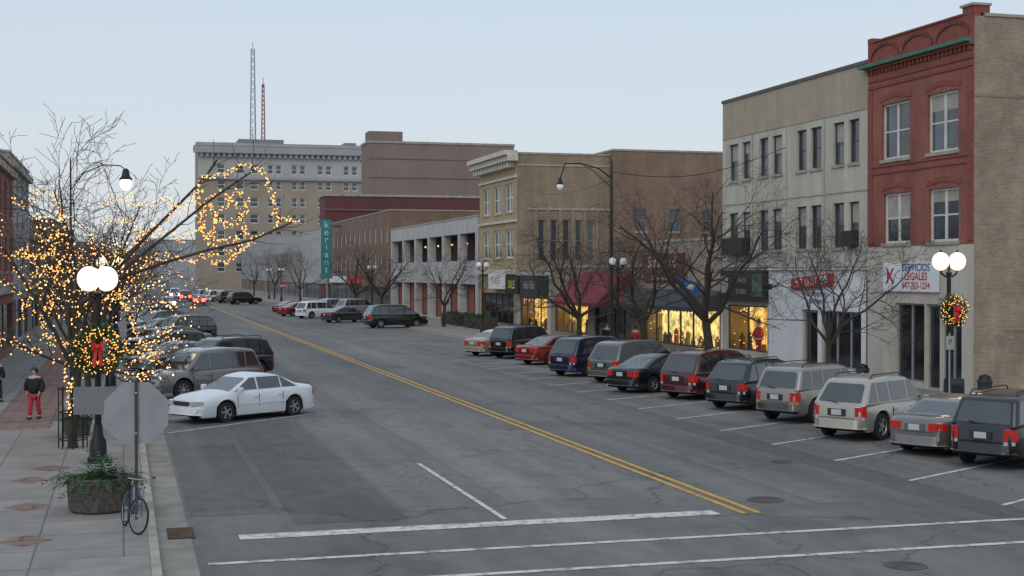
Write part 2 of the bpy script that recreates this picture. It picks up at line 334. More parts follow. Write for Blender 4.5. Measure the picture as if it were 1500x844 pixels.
# ============================================================ red brick building
Y0,Y1=47.9,56.0; off=V((FX,Y0,0)); hb=15.2
t=thing('brick_building','three storey red brick building with green cornice and paired white windows','building',off)
fr=Fr((FX,Y1,0),(0,-1,0),(-1,0,0)); W=Y1-Y0
def A(px): return Y1-onX(px,FX)[0]
wins=[(A(1291),A(1332),10.0,12.45),(A(1358),A(1403),10.0,12.45),(A(1294),A(1333),6.3,8.5),(A(1360),A(1404),6.3,8.5)]
store=[(2.35,4.6,.35,3.7),(4.75,5.75,.14,3.7),(5.9,7.3,.35,3.7)]
m=MB(); wall(m,fr,W,0,hb,wins+store,m=1,zones=[(6.15,0)])
shell(m,FX,FX+22,Y0,Y1,hb,'w',2); m.build('wall',[M_red,M_creamlow,M_buff],t,off=off)
roof(t,off,FX+.5,FX+22,Y0,Y1,hb,M_kerb,ch=.12)
for i,(a0,a1,z0,z1) in enumerate(wins): window(fr,t,off,a0,a1,z0,z1,nv=2,nh=2,fw=.10,curtain=(0,.3,.5,.25)[i])
for i,(a0,a1,z0,z1) in enumerate(store): window(fr,t,off,a0,a1,z0,z1,mf=M_steel,nv=2 if i!=1 else 1,nh=1,sill=False,name='door' if i==1 else 'shop_window',glass=M_dglass)
for (a0,a1,z0,z1) in wins:
    m=MB(); n=8
    for k in range(n):
        u0=a0-.15+(a1-a0+.3)*k/n; u1=a0-.15+(a1-a0+.3)*(k+1)/n; c0=math.sin(math.pi*(k)/n)*.16; c1=math.sin(math.pi*(k+1)/n)*.16
        m.hexa([fr.p(u0,z1+.1+c0,.03),fr.p(u1,z1+.1+c1,.03),fr.p(u1,z1+.1+c1,-.01),fr.p(u0,z1+.1+c0,-.01),fr.p(u0,z1+.32+c0,.03),fr.p(u1,z1+.32+c1,.03),fr.p(u1,z1+.32+c1,-.01),fr.p(u0,z1+.32+c0,-.01)])
    m.build('brick_arch',M_red2,t,off=off)
for z in (9.4,9.7,13.25,13.55): fpart('string_course',M_red2,t,off,fr,.02,W-.02,z,z+.1,-.01,.05)
for a in (0.0,W-.4): fpart('corner_pier',M_red2,t,off,fr,a+.01,a+.39,6.3,13.2,-.01,.04)
m=MB()
for k in range(26): fbox(m,fr,.05+k*.31,.2+k*.31,13.9,14.08,-.01,.12)
fbox(m,fr,.01,W-.01,14.08,14.2,-.01,.2); m.build('corbel_table',M_red2,t,off=off)
m=MB(); fbox(m,fr,-.3,W-.02,14.2,14.34,-.01,.38); m.build('cornice',M_copper,t,off=off)
m=MB(); fbox(m,fr,0,W-.002,14.345,hb+.12,-.3,.03)
for c in (1.45,4.05,6.65):
    n=10; rr_=1.15
    for k in range(n):
        a0=math.pi*k/n;a1=math.pi*(k+1)/n
        q0=(c-rr_*math.cos(a0),hb-.62+rr_*.5*math.sin(a0)); q1=(c-rr_*math.cos(a1),hb-.62+rr_*.5*math.sin(a1))
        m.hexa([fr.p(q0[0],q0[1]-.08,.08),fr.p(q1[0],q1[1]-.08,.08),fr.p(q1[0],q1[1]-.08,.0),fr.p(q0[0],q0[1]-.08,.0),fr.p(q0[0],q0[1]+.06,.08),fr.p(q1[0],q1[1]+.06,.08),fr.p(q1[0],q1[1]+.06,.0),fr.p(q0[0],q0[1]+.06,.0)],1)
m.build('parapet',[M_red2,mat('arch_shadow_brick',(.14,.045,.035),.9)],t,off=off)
fpart('parapet_cap',M_red2,t,off,fr,.45,W-.8,hb+.122,hb+.2,-.35,.09)
fpart('parapet_pier',M_red2,t,off,fr,W-.75,W-.003,hb+.122,hb+.42,-.7,.05); fpart('parapet_pier_cap',M_kerb,t,off,fr,W-.85,W+.05,hb+.422,hb+.52,-.75,.12); fpart('parapet_pier',M_red2,t,off,fr,0.003,.4,hb+.122,hb+.35,-.5,.05)
fs=Fr((FX,Y0,0),(1,0,0),(0,-1,0))
for (a,c,z) in ((1.4,6,2.7),(2.2,6,7.4),(.02,8,12.0)): fpart('stone_band',M_tanb,t,off,fs,a,c,z,z+.1,0,.03)
sg=thing('shop_sign','white office sign with red and blue lettering on the brick building','sign',(FX-.05,onX(1337,FX)[0],4.85)); so=sg.location.copy()
m=MB(); m.box(FX-.12,FX-.03,onX(1377,FX)[0],onX(1297,FX)[0],4.2,5.45); m.build('board',M_wst,sg,off=so)
yc=onX(1345,FX)[0]; Rd=mat('sign_red',(.5,.03,.03),.5); Bl=mat('sign_blue',(.05,.07,.3),.5); Wh=mat('sign_white',(.78,.78,.78),.5)
text('SERVICIOS',.46,(FX-.122,yc,5.22),(0,-1,0),(-1,0,0),Bl,sg,so); text('LEGALES',.46,(FX-.122,yc,4.84),(0,-1,0),(-1,0,0),Rd,sg,so); text('847-263-1234',.38,(FX-.122,yc,4.45),(0,-1,0),(-1,0,0),Rd,sg,so)
text('X',.95,(FX-.122,onX(1307,FX)[0],4.83),(0,-1,0),(-1,0,0),Rd,sg,so); text('l',.8,(FX-.124,onX(1304,FX)[0],4.83),(0,-1,0),(-1,0,0),Bl,sg,so)
# ============================================================ cream building
Y0,Y1=56.02,71.8; off=V((FX,Y0,0)); fr=Fr((FX,Y1,0),(0,-1,0),(-1,0,0)); W=Y1-Y0; hb=14.5
t=thing('cream_building','three storey cream panelled building with narrow paired windows and tan top','building',off)
wp=[(1068,1081),(1087,1099),(1112,1125),(1131,1145),(1167,1181),(1187,1203),(1220,1236),(1243,1258)]
wins=[(A(a),A(c),z0,z1) for (a,c) in wp for (z0,z1) in ((10.1,12.1),(6.2,8.3))]
holes=[(A(1204),A(1264),.5,3.2),(A(1176),A(1200),.14,3.2),(A(1066),A(1124),.8,3.25)]
m=MB(); wall(m,fr,W,0,hb,wins+holes,m=0,zones=[(5.2,0),(12.5,1)],dep=.3); shell(m,FX,FX+20,Y0,Y1,hb,'w',1); m.build('wall',[M_cream,M_tan],t,off=off)
roof(t,off,FX,FX+20,Y0,Y1,hb,mat('dark_coping',(.12,.11,.1),.8))
for z in (5.25,8.75,12.45): fpart('joint_trim',M_tan,t,off,fr,.02,W-.02,z,z+.06,-.01,.03)
for i in (1,3,5): c=(A(wp[i][1])+A(wp[i+1][0]))/2; fpart('joint_trim',M_tan,t,off,fr,c-.3,c-.24,5.4,12.4,-.01,.035)
M_bz=mat('bronze_frame',(.09,.08,.07),.5,.3)
for i,(a0,a1,z0,z1) in enumerate(wins): window(fr,t,off,a0,a1,z0,z1,mf=M_bz,nv=1,nh=2,fw=.07,glass=M_wglass,curtain=(.45 if i%3==0 else 0.3 if i%5==2 else 0))
fpart('air_conditioner',M_blackp,t,off,fr,A(1243)+.02,A(1258)-.02,6.22,6.95,-.14,.35); fpart('fire_balcony',M_blackp,t,off,fr,A(1068)+.05,A(1099),6.0,6.9,.08,.5)
m=MB(); wall(m,Fr((FX-.08,Y1,0),(0,-1,0),(-1,0,0)),W,0.13,5.15,[(A(1204),A(1264),.5,3.2),(A(1176),A(1200),.14,3.2),(0,A(1128),.0,5.3)],dep=.08); fbox(m,fr,A(1128),W-.02,5.15,5.22,-.01,.2); m.build('storefront_panel',M_wst,t,off=off)
window(fr,t,off,A(1204),A(1264),.5,3.2,mf=M_steel,nv=3,nh=1,sill=False,name='shop_window',glass=M_dglass)
window(fr,t,off,A(1176),A(1200),.14,3.2,mf=M_steel,nv=1,nh=1,sill=False,name='door',glass=M_dglass,fw=.14)
M_lit=mat('warm_lit_display',(.4,.28,.12),.9,var=.5,scale=1.9,emit=(1,.60,.13),es=1.5,nem=True)
M_lit2=mat('pale_lit_display',(.4,.36,.24),.9,var=.5,scale=2.6,emit=(1,.74,.24),es=1.5,nem=True)
def litshop(fr,t,off,a0,a1,z0,z1,nv,M,seed,bulbs=True):
    rr=random.Random(seed)
    window(fr,t,off,a0,a1,z0,z1,mf=M_bz,nv=nv,nh=1,sill=False,name='shop_window',glass=M_cglass,dep=.12)
    m=MB(); d=1.3
    m.face([fr.p(a0-.3,z0,-d),fr.p(a1+.3,z0,-d),fr.p(a1+.3,z1,-d),fr.p(a0-.3,z1,-d)],0)
    for q in (( a0-.02,1),(a1+.02,-1)): m.face([fr.p(q[0],z0,-.26),fr.p(q[0],z0,-d),fr.p(q[0],z1,-d),fr.p(q[0],z1,-.26)],1)
    m.face([fr.p(a0,z0-.01,-.26),fr.p(a1,z0-.01,-.26),fr.p(a1,z0-.01,-d),fr.p(a0,z0-.01,-d)],1); m.face([fr.p(a0,z1+.01,-.26),fr.p(a1,z1+.01,-.26),fr.p(a1,z1+.01,-d),fr.p(a0,z1+.01,-d)],1)
    m.build('display_interior',[M,M_tan],t,off=off)
    a=a0+.3
    while a<a1-.4:
        m=MB(); w=rr.uniform(.15,.4); hh=rr.uniform(.3,1.5); bq=rr.uniform(-.9,-.5); mi=rr.choice([M_bow,M_green,M_blackp,M_tan,M_tan,M_rb])
        fbox(m,fr,a,a+w,z0,z0+hh*.6,bq-.2,bq); m.ball(fr.p(a+w/2,z0+hh*.6+w*.25,bq-.1),w*.32,8); m.build('display_item',mi,t,off=off); a+=w+rr.uniform(.2,.9)
    if bulbs:
        m=MB()
        for k in range(int((a1-a0)*8)):
            m.octa(fr.p(rr.uniform(a0+.1,a1-.1),rr.choice([z1-.15-rr.random()*.3,rr.uniform(z0,z1)]),-.3),.03)
        m.build('display_lights',M_bulbh,t,off=off)
litshop(fr,t,off,A(1066),A(1124),.8,3.25,2,M_lit,5)
sg=thing('display_figure','red suited figure with white beard in lit shop window','figurine',(FX+.55,onX(1098,FX)[0],.8))
m=MB(); m.lathe((0,0,0),[(.12,0),(.16,.1),(.17,.5),(.27,.62),(.3,.9),(.26,1.15),(.12,1.3)],12); m.tube([(0,.2,1.15),(-.1,.4,.95),(-.2,.3,.8)],[.09,.08,.07]); m.tube([(0,-.2,1.15),(-.1,-.4,.95),(-.2,-.3,.8)],[.09,.08,.07]); m.build('suit',M_bow,sg,smooth=50)
m=MB(); m.ball((0,0,1.45),.13); m.build('head',mat('skin',(.5,.32,.24),.6),sg,smooth=60); m=MB(); m.ball((-.07,0,1.36),.11,sz=1.3); m.build('beard',Wh,sg,smooth=60); m=MB(); m.lathe((0,0,0),[(.31,.6),(.32,.68),(.28,.7)],12); m.build('coat_trim',Wh,sg,smooth=60)
m=MB(); m.lathe((0,0,1.52),[(.14,0),(.1,.12),(.02,.26)],12); m.build('hat',M_bow,sg,smooth=60)
sg=thing('shop_sign','dark rectangular shop sign with pale picture panels above the lit window','sign',(FX-.2,onX(1095,FX)[0],4.3)); so=sg.location.copy()
ya,yb=onX(1127,FX)[0],onX(1064,FX)[0]
m=MB(); m.box(FX-.35,FX-.03,ya,yb,3.5,5.15); m.build('board',M_blackp,sg,off=so)
Mgp=mat('dull_green_panel',(.08,.14,.11),.6,var=.7,scale=3)
m=MB(); m.box(FX-.37,FX-.352,ya+.15,ya+1.3,3.75,4.95); m.build('picture_panel',Mgp,sg,off=so); m=MB(); m.box(FX-.37,FX-.352,yb-1.0,yb-.15,3.9,4.8); m.build('picture_panel',M_curt,sg,off=so)
text('Photo',.5,(FX-.354,(ya+yb)/2,4.65),(0,-1,0),(-1,0,0),M_curt,sg,so,bold=.005); text('STUDIO',.35,(FX-.354,(ya+yb)/2,4.0),(0,-1,0),(-1,0,0),M_curt,sg,so,bold=.005)
sg=thing('shop_sign','small tilted red and white uniform shop banner on white storefront','sign',(FX-.1,onX(1190,FX)[0],4.5)); so=sg.location.copy()
ya,yb=onX(1224,FX)[0],onX(1164,FX)[0]
m=MB(); m.hexa([(FX-.2,yb,4.15),(FX-.2,ya,4.4),(FX-.09,ya,4.4),(FX-.09,yb,4.15),(FX-.2,yb,4.72),(FX-.2,ya,5.0),(FX-.09,ya,5.0),(FX-.09,yb,4.72)]); m.build('board',Rd,sg,off=so)
text('M Z  UNIFORMS',.56,(FX-.203,(ya+yb)/2,4.57),(0,-1,.065),(-1,0,0),Wh,sg,so,sx=.84,bold=.012); text('WORK SHOES SCRUBS',.28,(FX-.083,(ya+yb)/2-.2,3.95),(0,-1,0),(-1,0,0),Bl,sg,so,sx=.8); text('UNIFORMES',.28,(FX-.083,(ya+yb)/2-.2,3.6),(0,-1,0),(-1,0,0),Bl,sg,so)
sg=thing('flood_lamp','small black flood lamp mounted at left of white storefront','lamp',(FX-.2,onX(1140,FX)[0],4.2)); m=MB(); m.tube([(.18,0,.1),(-.3,0,.15)],.03); m.box(-.6,-.25,-.2,.2,-.05,.22); m.build('housing',M_black,sg)
# ============================================================ low shops
def lowshop(px1,px0,h,label,M,body,zsp=3.2):
    global Y0,Y1,W,fr,off
    Y0=onX(px1,FX)[0]+.02;Y1=onX(px0,FX)[0];W=Y1-Y0; off=V((FX,Y0,0)); fr=Fr((FX,Y1,0),(0,-1,0),(-1,0,0)); t=thing('shop_building',label,'building',off)
    m=MB(); wall(m,fr,W,0,h,body,m=0,dep=.2); shell(m,FX,FX+16,Y0,Y1,h,'w'); m.build('wall',M,t,off=off); roof(t,off,FX,FX+16,Y0,Y1,h); return t
t=lowshop(1058,940,6.9,'one storey beige shop with brown sign and bright Christmas windows',weather(mat('beige_fascia',(.36,.29,.225),.85),.15),[(.4,12.2,.6,2.9)])
litshop(fr,t,off,.4,12.2,.6,2.9,6,M_lit2,8)
def awning(ya,yb,z0,z1,proj,M,label):
    a=thing('awning',label,'awning',(FX,ya,z0)); o=a.location.copy(); m=MB(); n=int((yb-ya)/.5)
    for k in range(n):
        y_0=ya+(yb-ya)*k/n; y_1=ya+(yb-ya)*(k+1)/n
        f=lambda s:(FX-.02-proj*s, z1-(z1-z0-.3)*(s**1.25))
        for j in range(4):
            s0,s1=j/4,(j+1)/4
            m.face([(f(s0)[0],y_1,f(s0)[1]),(f(s1)[0],y_1,f(s1)[1]),(f(s1)[0],y_0,f(s1)[1]),(f(s0)[0],y_0,f(s0)[1])])
        yy=(y_0+y_1)/2; X=FX-.02-proj
        m.face([(X,y_1,z0+.3),(X,y_1,z0+.08),(X,yy,z0),(X,y_0,z0+.08),(X,y_0,z0+.3)])
    for y in (ya,yb): m.face([(FX-.02,y,z1)]+[(FX-.02-proj*j/4,y,z1-(z1-z0-.3)*((j/4)**1.25)) for j in range(1,5)]+[(FX-.02-proj,y,z0+.08),(FX-.02,y,z0+.08)])
    m.build('canopy',M,a,off=o,smooth=30)
    for y in (ya+.02,(ya+yb)/2,yb-.02): m=MB(); m.tube([(FX,y,z0+.3),(FX-proj,y,z0+.25)],.025); m.build('frame_bar',M_black,a,off=o)
    return a
awning(onX(1032,31.4)[0],onX(890,31)[0],2.75,4.0,1.6,mat('navy_canvas',(.055,.06,.07),.9),'long dark grey awning over the bright Christmas shop windows')
awning(onX(896,31)[0],onX(812,30.2)[0],2.7,5.1,2.5,mat('red_canvas',(.185,.018,.035),.9,var=.15),'deep maroon shop awning in the middle of the right row')
sg=thing('shop_sign','brown shop sign with pale red outlined lettering above grey awning','sign',(FX-.1,onX(974,FX)[0],5)); so=sg.location.copy()
ya,yb=onX(1004,FX)[0],onX(945,FX)[0]; m=MB(); m.box(FX-.2,FX-.03,ya,yb,4.95,6.2); m.build('board',mat('brown_board',(.17,.05,.035),.7),sg,off=so); m=MB(); m.box(FX-.18,FX-.03,ya,yb,4.5,4.9); m.build('lower_board',MC['brown_board'],sg,off=so)
text('Sandwood',.95,(FX-.204,(ya+yb)/2,5.65),(0,-1,0),(-1,0,0),mat('cream_letter',(.7,.5,.42),.6),sg,so,sx=1.15); text('CARDS & GIFTS',.36,(FX-.184,(ya+yb)/2,4.7),(0,-1,0),(-1,0,0),MC['cream_letter'],sg,so,sx=1.4)
sg=thing('flag','blue flag with white emblem hanging off the shop front','flag',(FX-1.4,onX(1012,FX-1.4)[0],4.2)); m=MB()
for k in range(8):
    x0=-.75+k*.19;x1=x0+.19; m.face([(x0,.1*math.sin(k),-.45+.02*k),(x1,.1*math.sin(k+1),-.45+.02*(k+1)),(x1,.1*math.sin(k+1),.45-.09*(k+1)+.3),(x0,.1*math.sin(k),.45-.09*k+.3)])
m.build('cloth',mat('blue_cloth',(.04,.19,.52),.7),sg,smooth=60); m=MB(); m.tube([(1.4,0,-.5),(-.8,0,.8)],.025); m.build('pole',M_steel,sg)
m=MB(); m.face([(-.35,-.16,-.05),(.0,-.16,-.15),(.25,-.16,.15),(-.1,-.16,.2)]); m.build('emblem',Wh,sg)
Mtan2=brick('tan_shop_brick',(.28,.20,.14),(.22,.155,.11),(.28,.24,.19),var=.2)
t=lowshop(940,807,5.4,'one storey tan brick shop behind the maroon awning',Mtan2,[(1,9,.5,2.7),(10.5,18,.5,2.7)])
litshop(fr,t,off,1,9,.5,2.7,4,M_lit,9,False); window(fr,t,off,10.5,18,.5,2.7,nv=4,sill=False,name='shop_window',glass=M_dglass,mf=M_bz)
t=lowshop(807,757,5.2,'narrow one storey shop with black and yellow fascia',mat('white_tile',(.42,.42,.40),.6),[(1,8.8,.4,3.0)])
litshop(fr,t,off,1,8.8,.4,3.0,4,M_lit,12)
sg=thing('shop_sign','long black and yellow shop fascia sign beside the maroon awning','sign',(FX-.2,Y0,3.2)); so=sg.location.copy()
m=MB(); m.box(FX-1.0,FX-.03,Y0+.5,Y1-4.3,3.25,4.8); m.build('board',M_blackp,sg,off=so); m=MB(); m.box(FX-1.1,FX-.03,Y1-4.2,Y1-.3,3.25,4.8); m.build('end_board',M_black,sg,off=so)
text('Hallo Gifts',.9,(FX-1.005,Y0+2.8,4.0),(0,-1,0),(-1,0,0),M_curt,sg,so,sx=.8,bold=.005)
text('SALE',.95,(FX-1.105,Y1-2.2,4.0),(0,-1,0),(-1,0,0),mat('yellow_letter',(.6,.42,.05),.5,emit=(1,.7,.1),es=.15),sg,so,bold=.005)
# ============================================================ corner building
Y0,Y1=114.0,126.8; off=V((FX,Y0,0)); fr=Fr((FX,Y1,0),(0,-1,0),(-1,0,0)); W=Y1-Y0; hb=15.2; XE=onY(893,Y0)[0]
t=thing('corner_building','three storey yellow brick building with white cornice and long tan side wall','building',off)
wins=[(a,a+2.6,z,z+2.5) for a in (1.2,5.1,9.0) for z in (10.3,6.3)]; st=[(1,W-1,.5,3.2)]
m=MB(); wall(m,fr,W,0,hb,wins+st,m=0); fs=Fr((FX,Y0,0),(1,0,0),(0,-1,0)); sw=[(1.9+1.12*k,2.5+1.12*k,6.0,9.6) for k in range(0,5)]
wall(m,fs,XE-FX,0,hb,sw,m=1); shell(m,FX,XE,Y0,Y1,hb,'ws',1); m.build('wall',[M_yb,M_tanb],t,off=off); roof(t,off,FX,XE,Y0,Y1,hb)
for w in wins: window(fr,t,off,*w,nv=2,nh=2,fw=.14)
for w in sw: window(fs,t,off,*w,nv=1,nh=2,fw=.07,sill=False,mf=M_tan)
window(fr,t,off,*st[0],nv=5,sill=False,name='shop_window',glass=M_dglass,mf=M_bz)
m=MB(); fbox(m,fr,-.4,W+.3,14.6,15.1,-.01,.9); fbox(m,fr,-.3,W+.2,15.1,15.5,-.01,1.2)
for k in range(14): fbox(m,fr,.2+k*.9,.6+k*.9,14.1,14.59,-.01,.7)
m.build('cornice',mat('cornice_white',(.56,.52,.45),.8),t,off=off)
for (z,z2,b_) in ((13.2,13.4,.15),(9.4,9.6,.2),(4.9,5.3,.4)): fpart('stone_band',MC['cornice_white'],t,off,fr,.01,W-.01,z,z2,-.01,b_)
for k in range(6): fpart('pilaster',M_tanb,t,off,fs,1.9+1.12*k-.42,1.9+1.12*k-.12,5.4,10.4,-.01,.12)
fpart('stone_band',M_tan,t,off,fs,.02,XE-FX,14.2,14.35,-.01,.06); fpart('stone_band',M_tan,t,off,fs,.9,XE-FX,10.42,10.6,-.01,.1)
sg=thing('shop_sign','small red and white shop sign on the yellow brick front','sign',(FX-.1,onX(737,FX)[0],4)); so=sg.location.copy(); m=MB(); ya,yb=onX(748,FX)[0],onX(726,FX)[0]; m.box(FX-.7,FX-.45,ya,yb,3.6,4.9); m.build('board',Wh,sg,off=so); text('TAXES',.9,(FX-.705,(ya+yb)/2,4.3),(0,-1,0),(-1,0,0),Rd,sg,so,sx=1.3,bold=.0)
X0=XE+.05;X1=66;Y0=113.2;Y1=127; off=V((X0,Y0,0)); t=thing('brick_block','plain tan brown brick block rising behind the bare trees','building',off); m=MB(); fs=Fr((X0,Y0,0),(1,0,0),(0,-1,0)); sw=[(2+3.2*k,3.1+3.2*k,8.6,10.6) for k in range(5)]; wall(m,fs,X1-X0,0,15.6,sw); shell(m,X0,X1,Y0,Y1,15.6,'s'); m.build('wall',M_rb2,t,off=off); roof(t,off,X0,X1,Y0,Y1,15.6)
for w in sw: window(fs,t,off,*w,nv=1,nh=2,fw=.07,sill=True,mf=M_tan)
# ============================================================ white banded deck building
Y0,Y1=127.4,172; off=V((FX,Y0,0)); fr=Fr((FX,Y1,0),(0,-1,0),(-1,0,0)); W=Y1-Y0; hb=10.4
t=thing('parking_deck','low white concrete building with open decks and brick red ground floor','building',off)
holes=[(1+k*7.2,7.4+k*7.2,6.2,8.9) for k in range(6)]+[(1+k*7.2,7.4+k*7.2,.2,3.9) for k in range(6)]
m=MB(); wall(m,fr,W,0,hb,holes,dep=.8); shell(m,FX,FX+30,Y0,Y1,hb,'w'); m.build('wall',weather(mat('white_concrete',(.47,.46,.45),.8,var=.1),.2),t,off=off); roof(t,off,FX,FX+30,Y0,Y1,hb)
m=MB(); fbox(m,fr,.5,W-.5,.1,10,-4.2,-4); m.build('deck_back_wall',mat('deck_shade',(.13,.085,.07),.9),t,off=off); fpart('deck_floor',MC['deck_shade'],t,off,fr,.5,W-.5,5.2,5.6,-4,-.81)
for k in range(6): fpart('brick_pier',mat('pier_brick',(.26,.085,.05),.9),t,off,fr,1.2+k*7.2,3.6+k*7.2,.1,3.9,-1.8,-.85)
for k in range(6): m=MB(); m.octa(fr.p(4+k*7.2,8.2,-3.6),.13); m.build('deck_lamp',M_bulb,t,off=off)
def rowb(name,label,Y0,Y1,hb,M,wins=True,fl=3,depth=20,mf=None,z0=4.6):
    off=V((FX,Y0,0)); fr=Fr((FX,Y1,0),(0,-1,0),(-1,0,0)); W=Y1-Y0; t=thing(name,label,'building',off); ws=[]
    n=max(2,int(W/4)); fh=(hb-z0-1)/max(1,fl-1)
    for f in range(fl-1):
        for k in range(n): a=W*(k+.5)/n; ws.append((a-.7,a+.7,z0+f*fh+.7,z0+f*fh+.7+min(2.3,fh*.6)))
    st=[(.8,W-.8,.5,3.2)]
    m=MB(); wall(m,fr,W,0,hb,ws+st); shell(m,FX,FX+depth,Y0,Y1,hb,'w'); m.build('wall',M,t,off=off); roof(t,off,FX,FX+depth,Y0,Y1,hb)
    for w in ws: window(fr,t,off,*w,nv=1,nh=2,fw=.12,sill=False)
    window(fr,t,off,*st[0],nv=6,sill=False,name='shop_window',glass=M_dglass,mf=M_bz); return t,fr,off
t,fr,off=rowb('brick_shop_row','brown brick shop block behind the tall teal sign',172.5,228,12.9,M_rb,fl=3)
fpart('fascia',Wh,t,off,fr,5,20,3.5,4.5,-.01,.4); fpart('fascia',Rd,t,off,fr,24,34,3.5,4.5,-.01,.4)
t,fr,off=rowb('painted_building','narrow pale ornate building beyond the teal sign',228.5,262,12.6,mat('pale_painted',(.38,.375,.38),.85),fl=3)
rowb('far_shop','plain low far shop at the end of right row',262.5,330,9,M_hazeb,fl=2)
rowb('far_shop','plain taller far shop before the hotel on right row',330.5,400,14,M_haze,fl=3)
Xs=30.2; ys,ds=onX(478,Xs); sg=thing('blade_sign','tall teal vertical blade sign with pale lettering','sign',(Xs,ys,0)); zt,zb=ZZ(322,ds),ZZ(408,ds)
m=MB(); m.box(-.8,.8,-.2,.2,zb+.52,zt); m.build('board',mat('teal',(.03,.20,.22),.6),sg); m=MB(); m.box(-.95,.95,-.25,.25,zb,zb+.5); m.build('foot_panel',MC['teal'],sg)
for i,ch in enumerate('keriant'): text(ch,1.45,(Xs,ys-.205,zt-.8-i*(zt-zb-1.5)/6.6),(1,0,0),(0,-1,0),mat('mint_letter',(.45,.65,.65),.5),sg,(Xs,ys,0),sx=1.1,bold=.0)
for z in (zt-1,zb+1): m=MB(); m.tube([(.75,0,z),(2.4,0,z)],.08); m.build('bracket',M_black,sg)
def bigbox(name,label,pxa,pxb,Y,depth,pytop,M,ph=None,xmin=None):
    X0=onY(pxa,Y)[0]; X1=onY(pxb,Y)[0]
    if xmin: X0=max(X0,xmin)
    h=ZZ(pytop,onY((pxa+pxb)/2,Y)[1]); off=V((X0,Y,0)); t=thing(name,label,'building',off); m=MB(); shell(m,X0,X1,Y,Y+depth,h,''); m.build('wall',M,t,off=off); roof(t,off,X0,X1,Y,Y+depth,h,ov=.15,ch=.4)
    if ph:
        m=MB(); a,c,py=ph; xa,d=onY(a,Y+.5); xb=onY(c,Y+.5)[0]; zt=ZZ(py,d); m.box(xa,xb,Y+.5,Y+depth*.6,h-.3,zt); m.build('penthouse',M,t,off=off)
    return t,off,X0,X1,h
t,off,X0,X1,h=bigbox('dark_red_building','wide dark maroon building with flat top behind the white decks',476,715,232,6,289,mat('maroon',(.12,.038,.04),.8,scale=.2))
fs=Fr((X0,232,0),(1,0,0),(0,-1,0))
for z in (11.5,h-2.4): fpart('string_course',M_rb,t,off,fs,0,X1-X0,z,z+.25,-.01,.2)
t,off,X0,X1,h=bigbox('brown_block','large windowless brown box building with rooftop penthouse',540,753,252,8,212,weather(mat('brown_stucco',(.245,.185,.16),.9,scale=.1,var=.06),.15,.15,.05),ph=(541,590,192))
fs=Fr((X0,252,0),(1,0,0),(0,-1,0))
for q in (.78,.9): fpart('panel_joint',mat('brown_dark',(.2,.155,.135),.9),t,off,fs,0,X1-X0,h*q,h*q+.15,-.01,.12)
Yh=425; X0=onY(291,Yh)[0];X1=onY(532,Yh)[0]; dh=onY(410,Yh)[1]; hh=ZZ(216,dh); off=V((X0,Yh,0)); t=thing('hotel_building','tall old tan hotel with rows of windows and pale cornice','building',off)
fs=Fr((X0,Yh,0),(1,0,0),(0,-1,0)); W=X1-X0; ws=[]
for py in (249,272,297,321,345,369,392):
    for (a,c) in ((318,330),(345,358),(366,379),(392,401),(404,413),(427,436),(439,448),(465,474),(477,486),(503,512),(515,524)):
        xa=onY(a,Yh)[0]-X0; xb=onY(c,Yh)[0]-X0; z=ZZ(py,dh); ws.append((xa,xb,z-1.4,z+1.5))
m=MB(); wall(m,fs,W,0,hh,ws,m=0,zones=[(ZZ(262,dh),1)],dep=.5); shell(m,X0,X1,Yh,Yh+20,hh,'s',0); m.build('wall',[mat('hotel_brick',(.32,.265,.21),.9,scale=.1),mat('hotel_stone',(.40,.39,.375),.9,scale=.1)],t,off=off); roof(t,off,X0,X1,Yh,Yh+20,hh,M_haze,ov=.6,ch=1)
for w in ws: window(fs,t,off,*w,nv=1,nh=2,fw=.25,sill=False,mf=M_wf,dep=.35)
m=MB(); fbox(m,fs,-1.5,W+1,hh-2.2,hh-.2,-.01,1.5)
for k in range(30): fbox(m,fs,.5+k*W/30,1.3+k*W/30,hh-3.4,hh-2.21,-.01,1.0)
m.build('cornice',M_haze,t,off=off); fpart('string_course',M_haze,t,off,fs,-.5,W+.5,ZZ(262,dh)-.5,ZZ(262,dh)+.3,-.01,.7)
m=MB(); z=hh; m.box(onY(350,Yh+5)[0],onY(416,Yh+5)[0],Yh+5,Yh+15,z-.5,ZZ(203,dh)); m.build('penthouse',mat('grey_penthouse',(.24,.24,.25),.9),t,off=off); m=MB(); m.box(onY(505,Yh+5)[0],onY(522,Yh+5)[0],Yh+5,Yh+12,z-.5,ZZ(205,dh)); m.build('roof_hut',MC['grey_penthouse'],t,off=off)
def mast(px,py0,py1,w,M,lab):
    x,d=onY(px,Yh+10); zt,zb=ZZ(py0,d),ZZ(py1,d); t=thing('radio_mast',lab,'mast',(x,Yh+10,zb)); hgt=zt-zb; m=MB()
    for q in range(4):
        sx,sy=((-1,-1),(1,-1),(1,1),(-1,1))[q]; m.tube([(sx*w,sy*w,0),(sx*w*.55,sy*w*.55,hgt)],.13,4)
    m.build('leg_frame',M,t); m=MB(); n=12
    for k in range(n):
        f0,f1=1-.45*k/n,1-.45*(k+1)/n
        for q in range(4):
            c=((-1,-1),(1,-1),(1,1),(-1,1)); a=c[q];bb=c[(q+1)%4]; m.tube([(a[0]*w*f0,a[1]*w*f0,hgt*k/n),(bb[0]*w*f1,bb[1]*w*f1,hgt*(k+1)/n)],.08,3)
    m.build('bracing',M,t); m=MB(); m.tube([(0,0,hgt-.5),(0,0,hgt+2)],.1,5); m.build('antenna',M,t)
mast(371,72,205,.8,mat('mast_grey',(.3,.32,.36),.6),'tall grey lattice radio mast on the hotel roof')
mast(386,124,205,.5,mat('mast_red',(.30,.07,.06),.6),'shorter red lattice radio mast on the hotel roof')
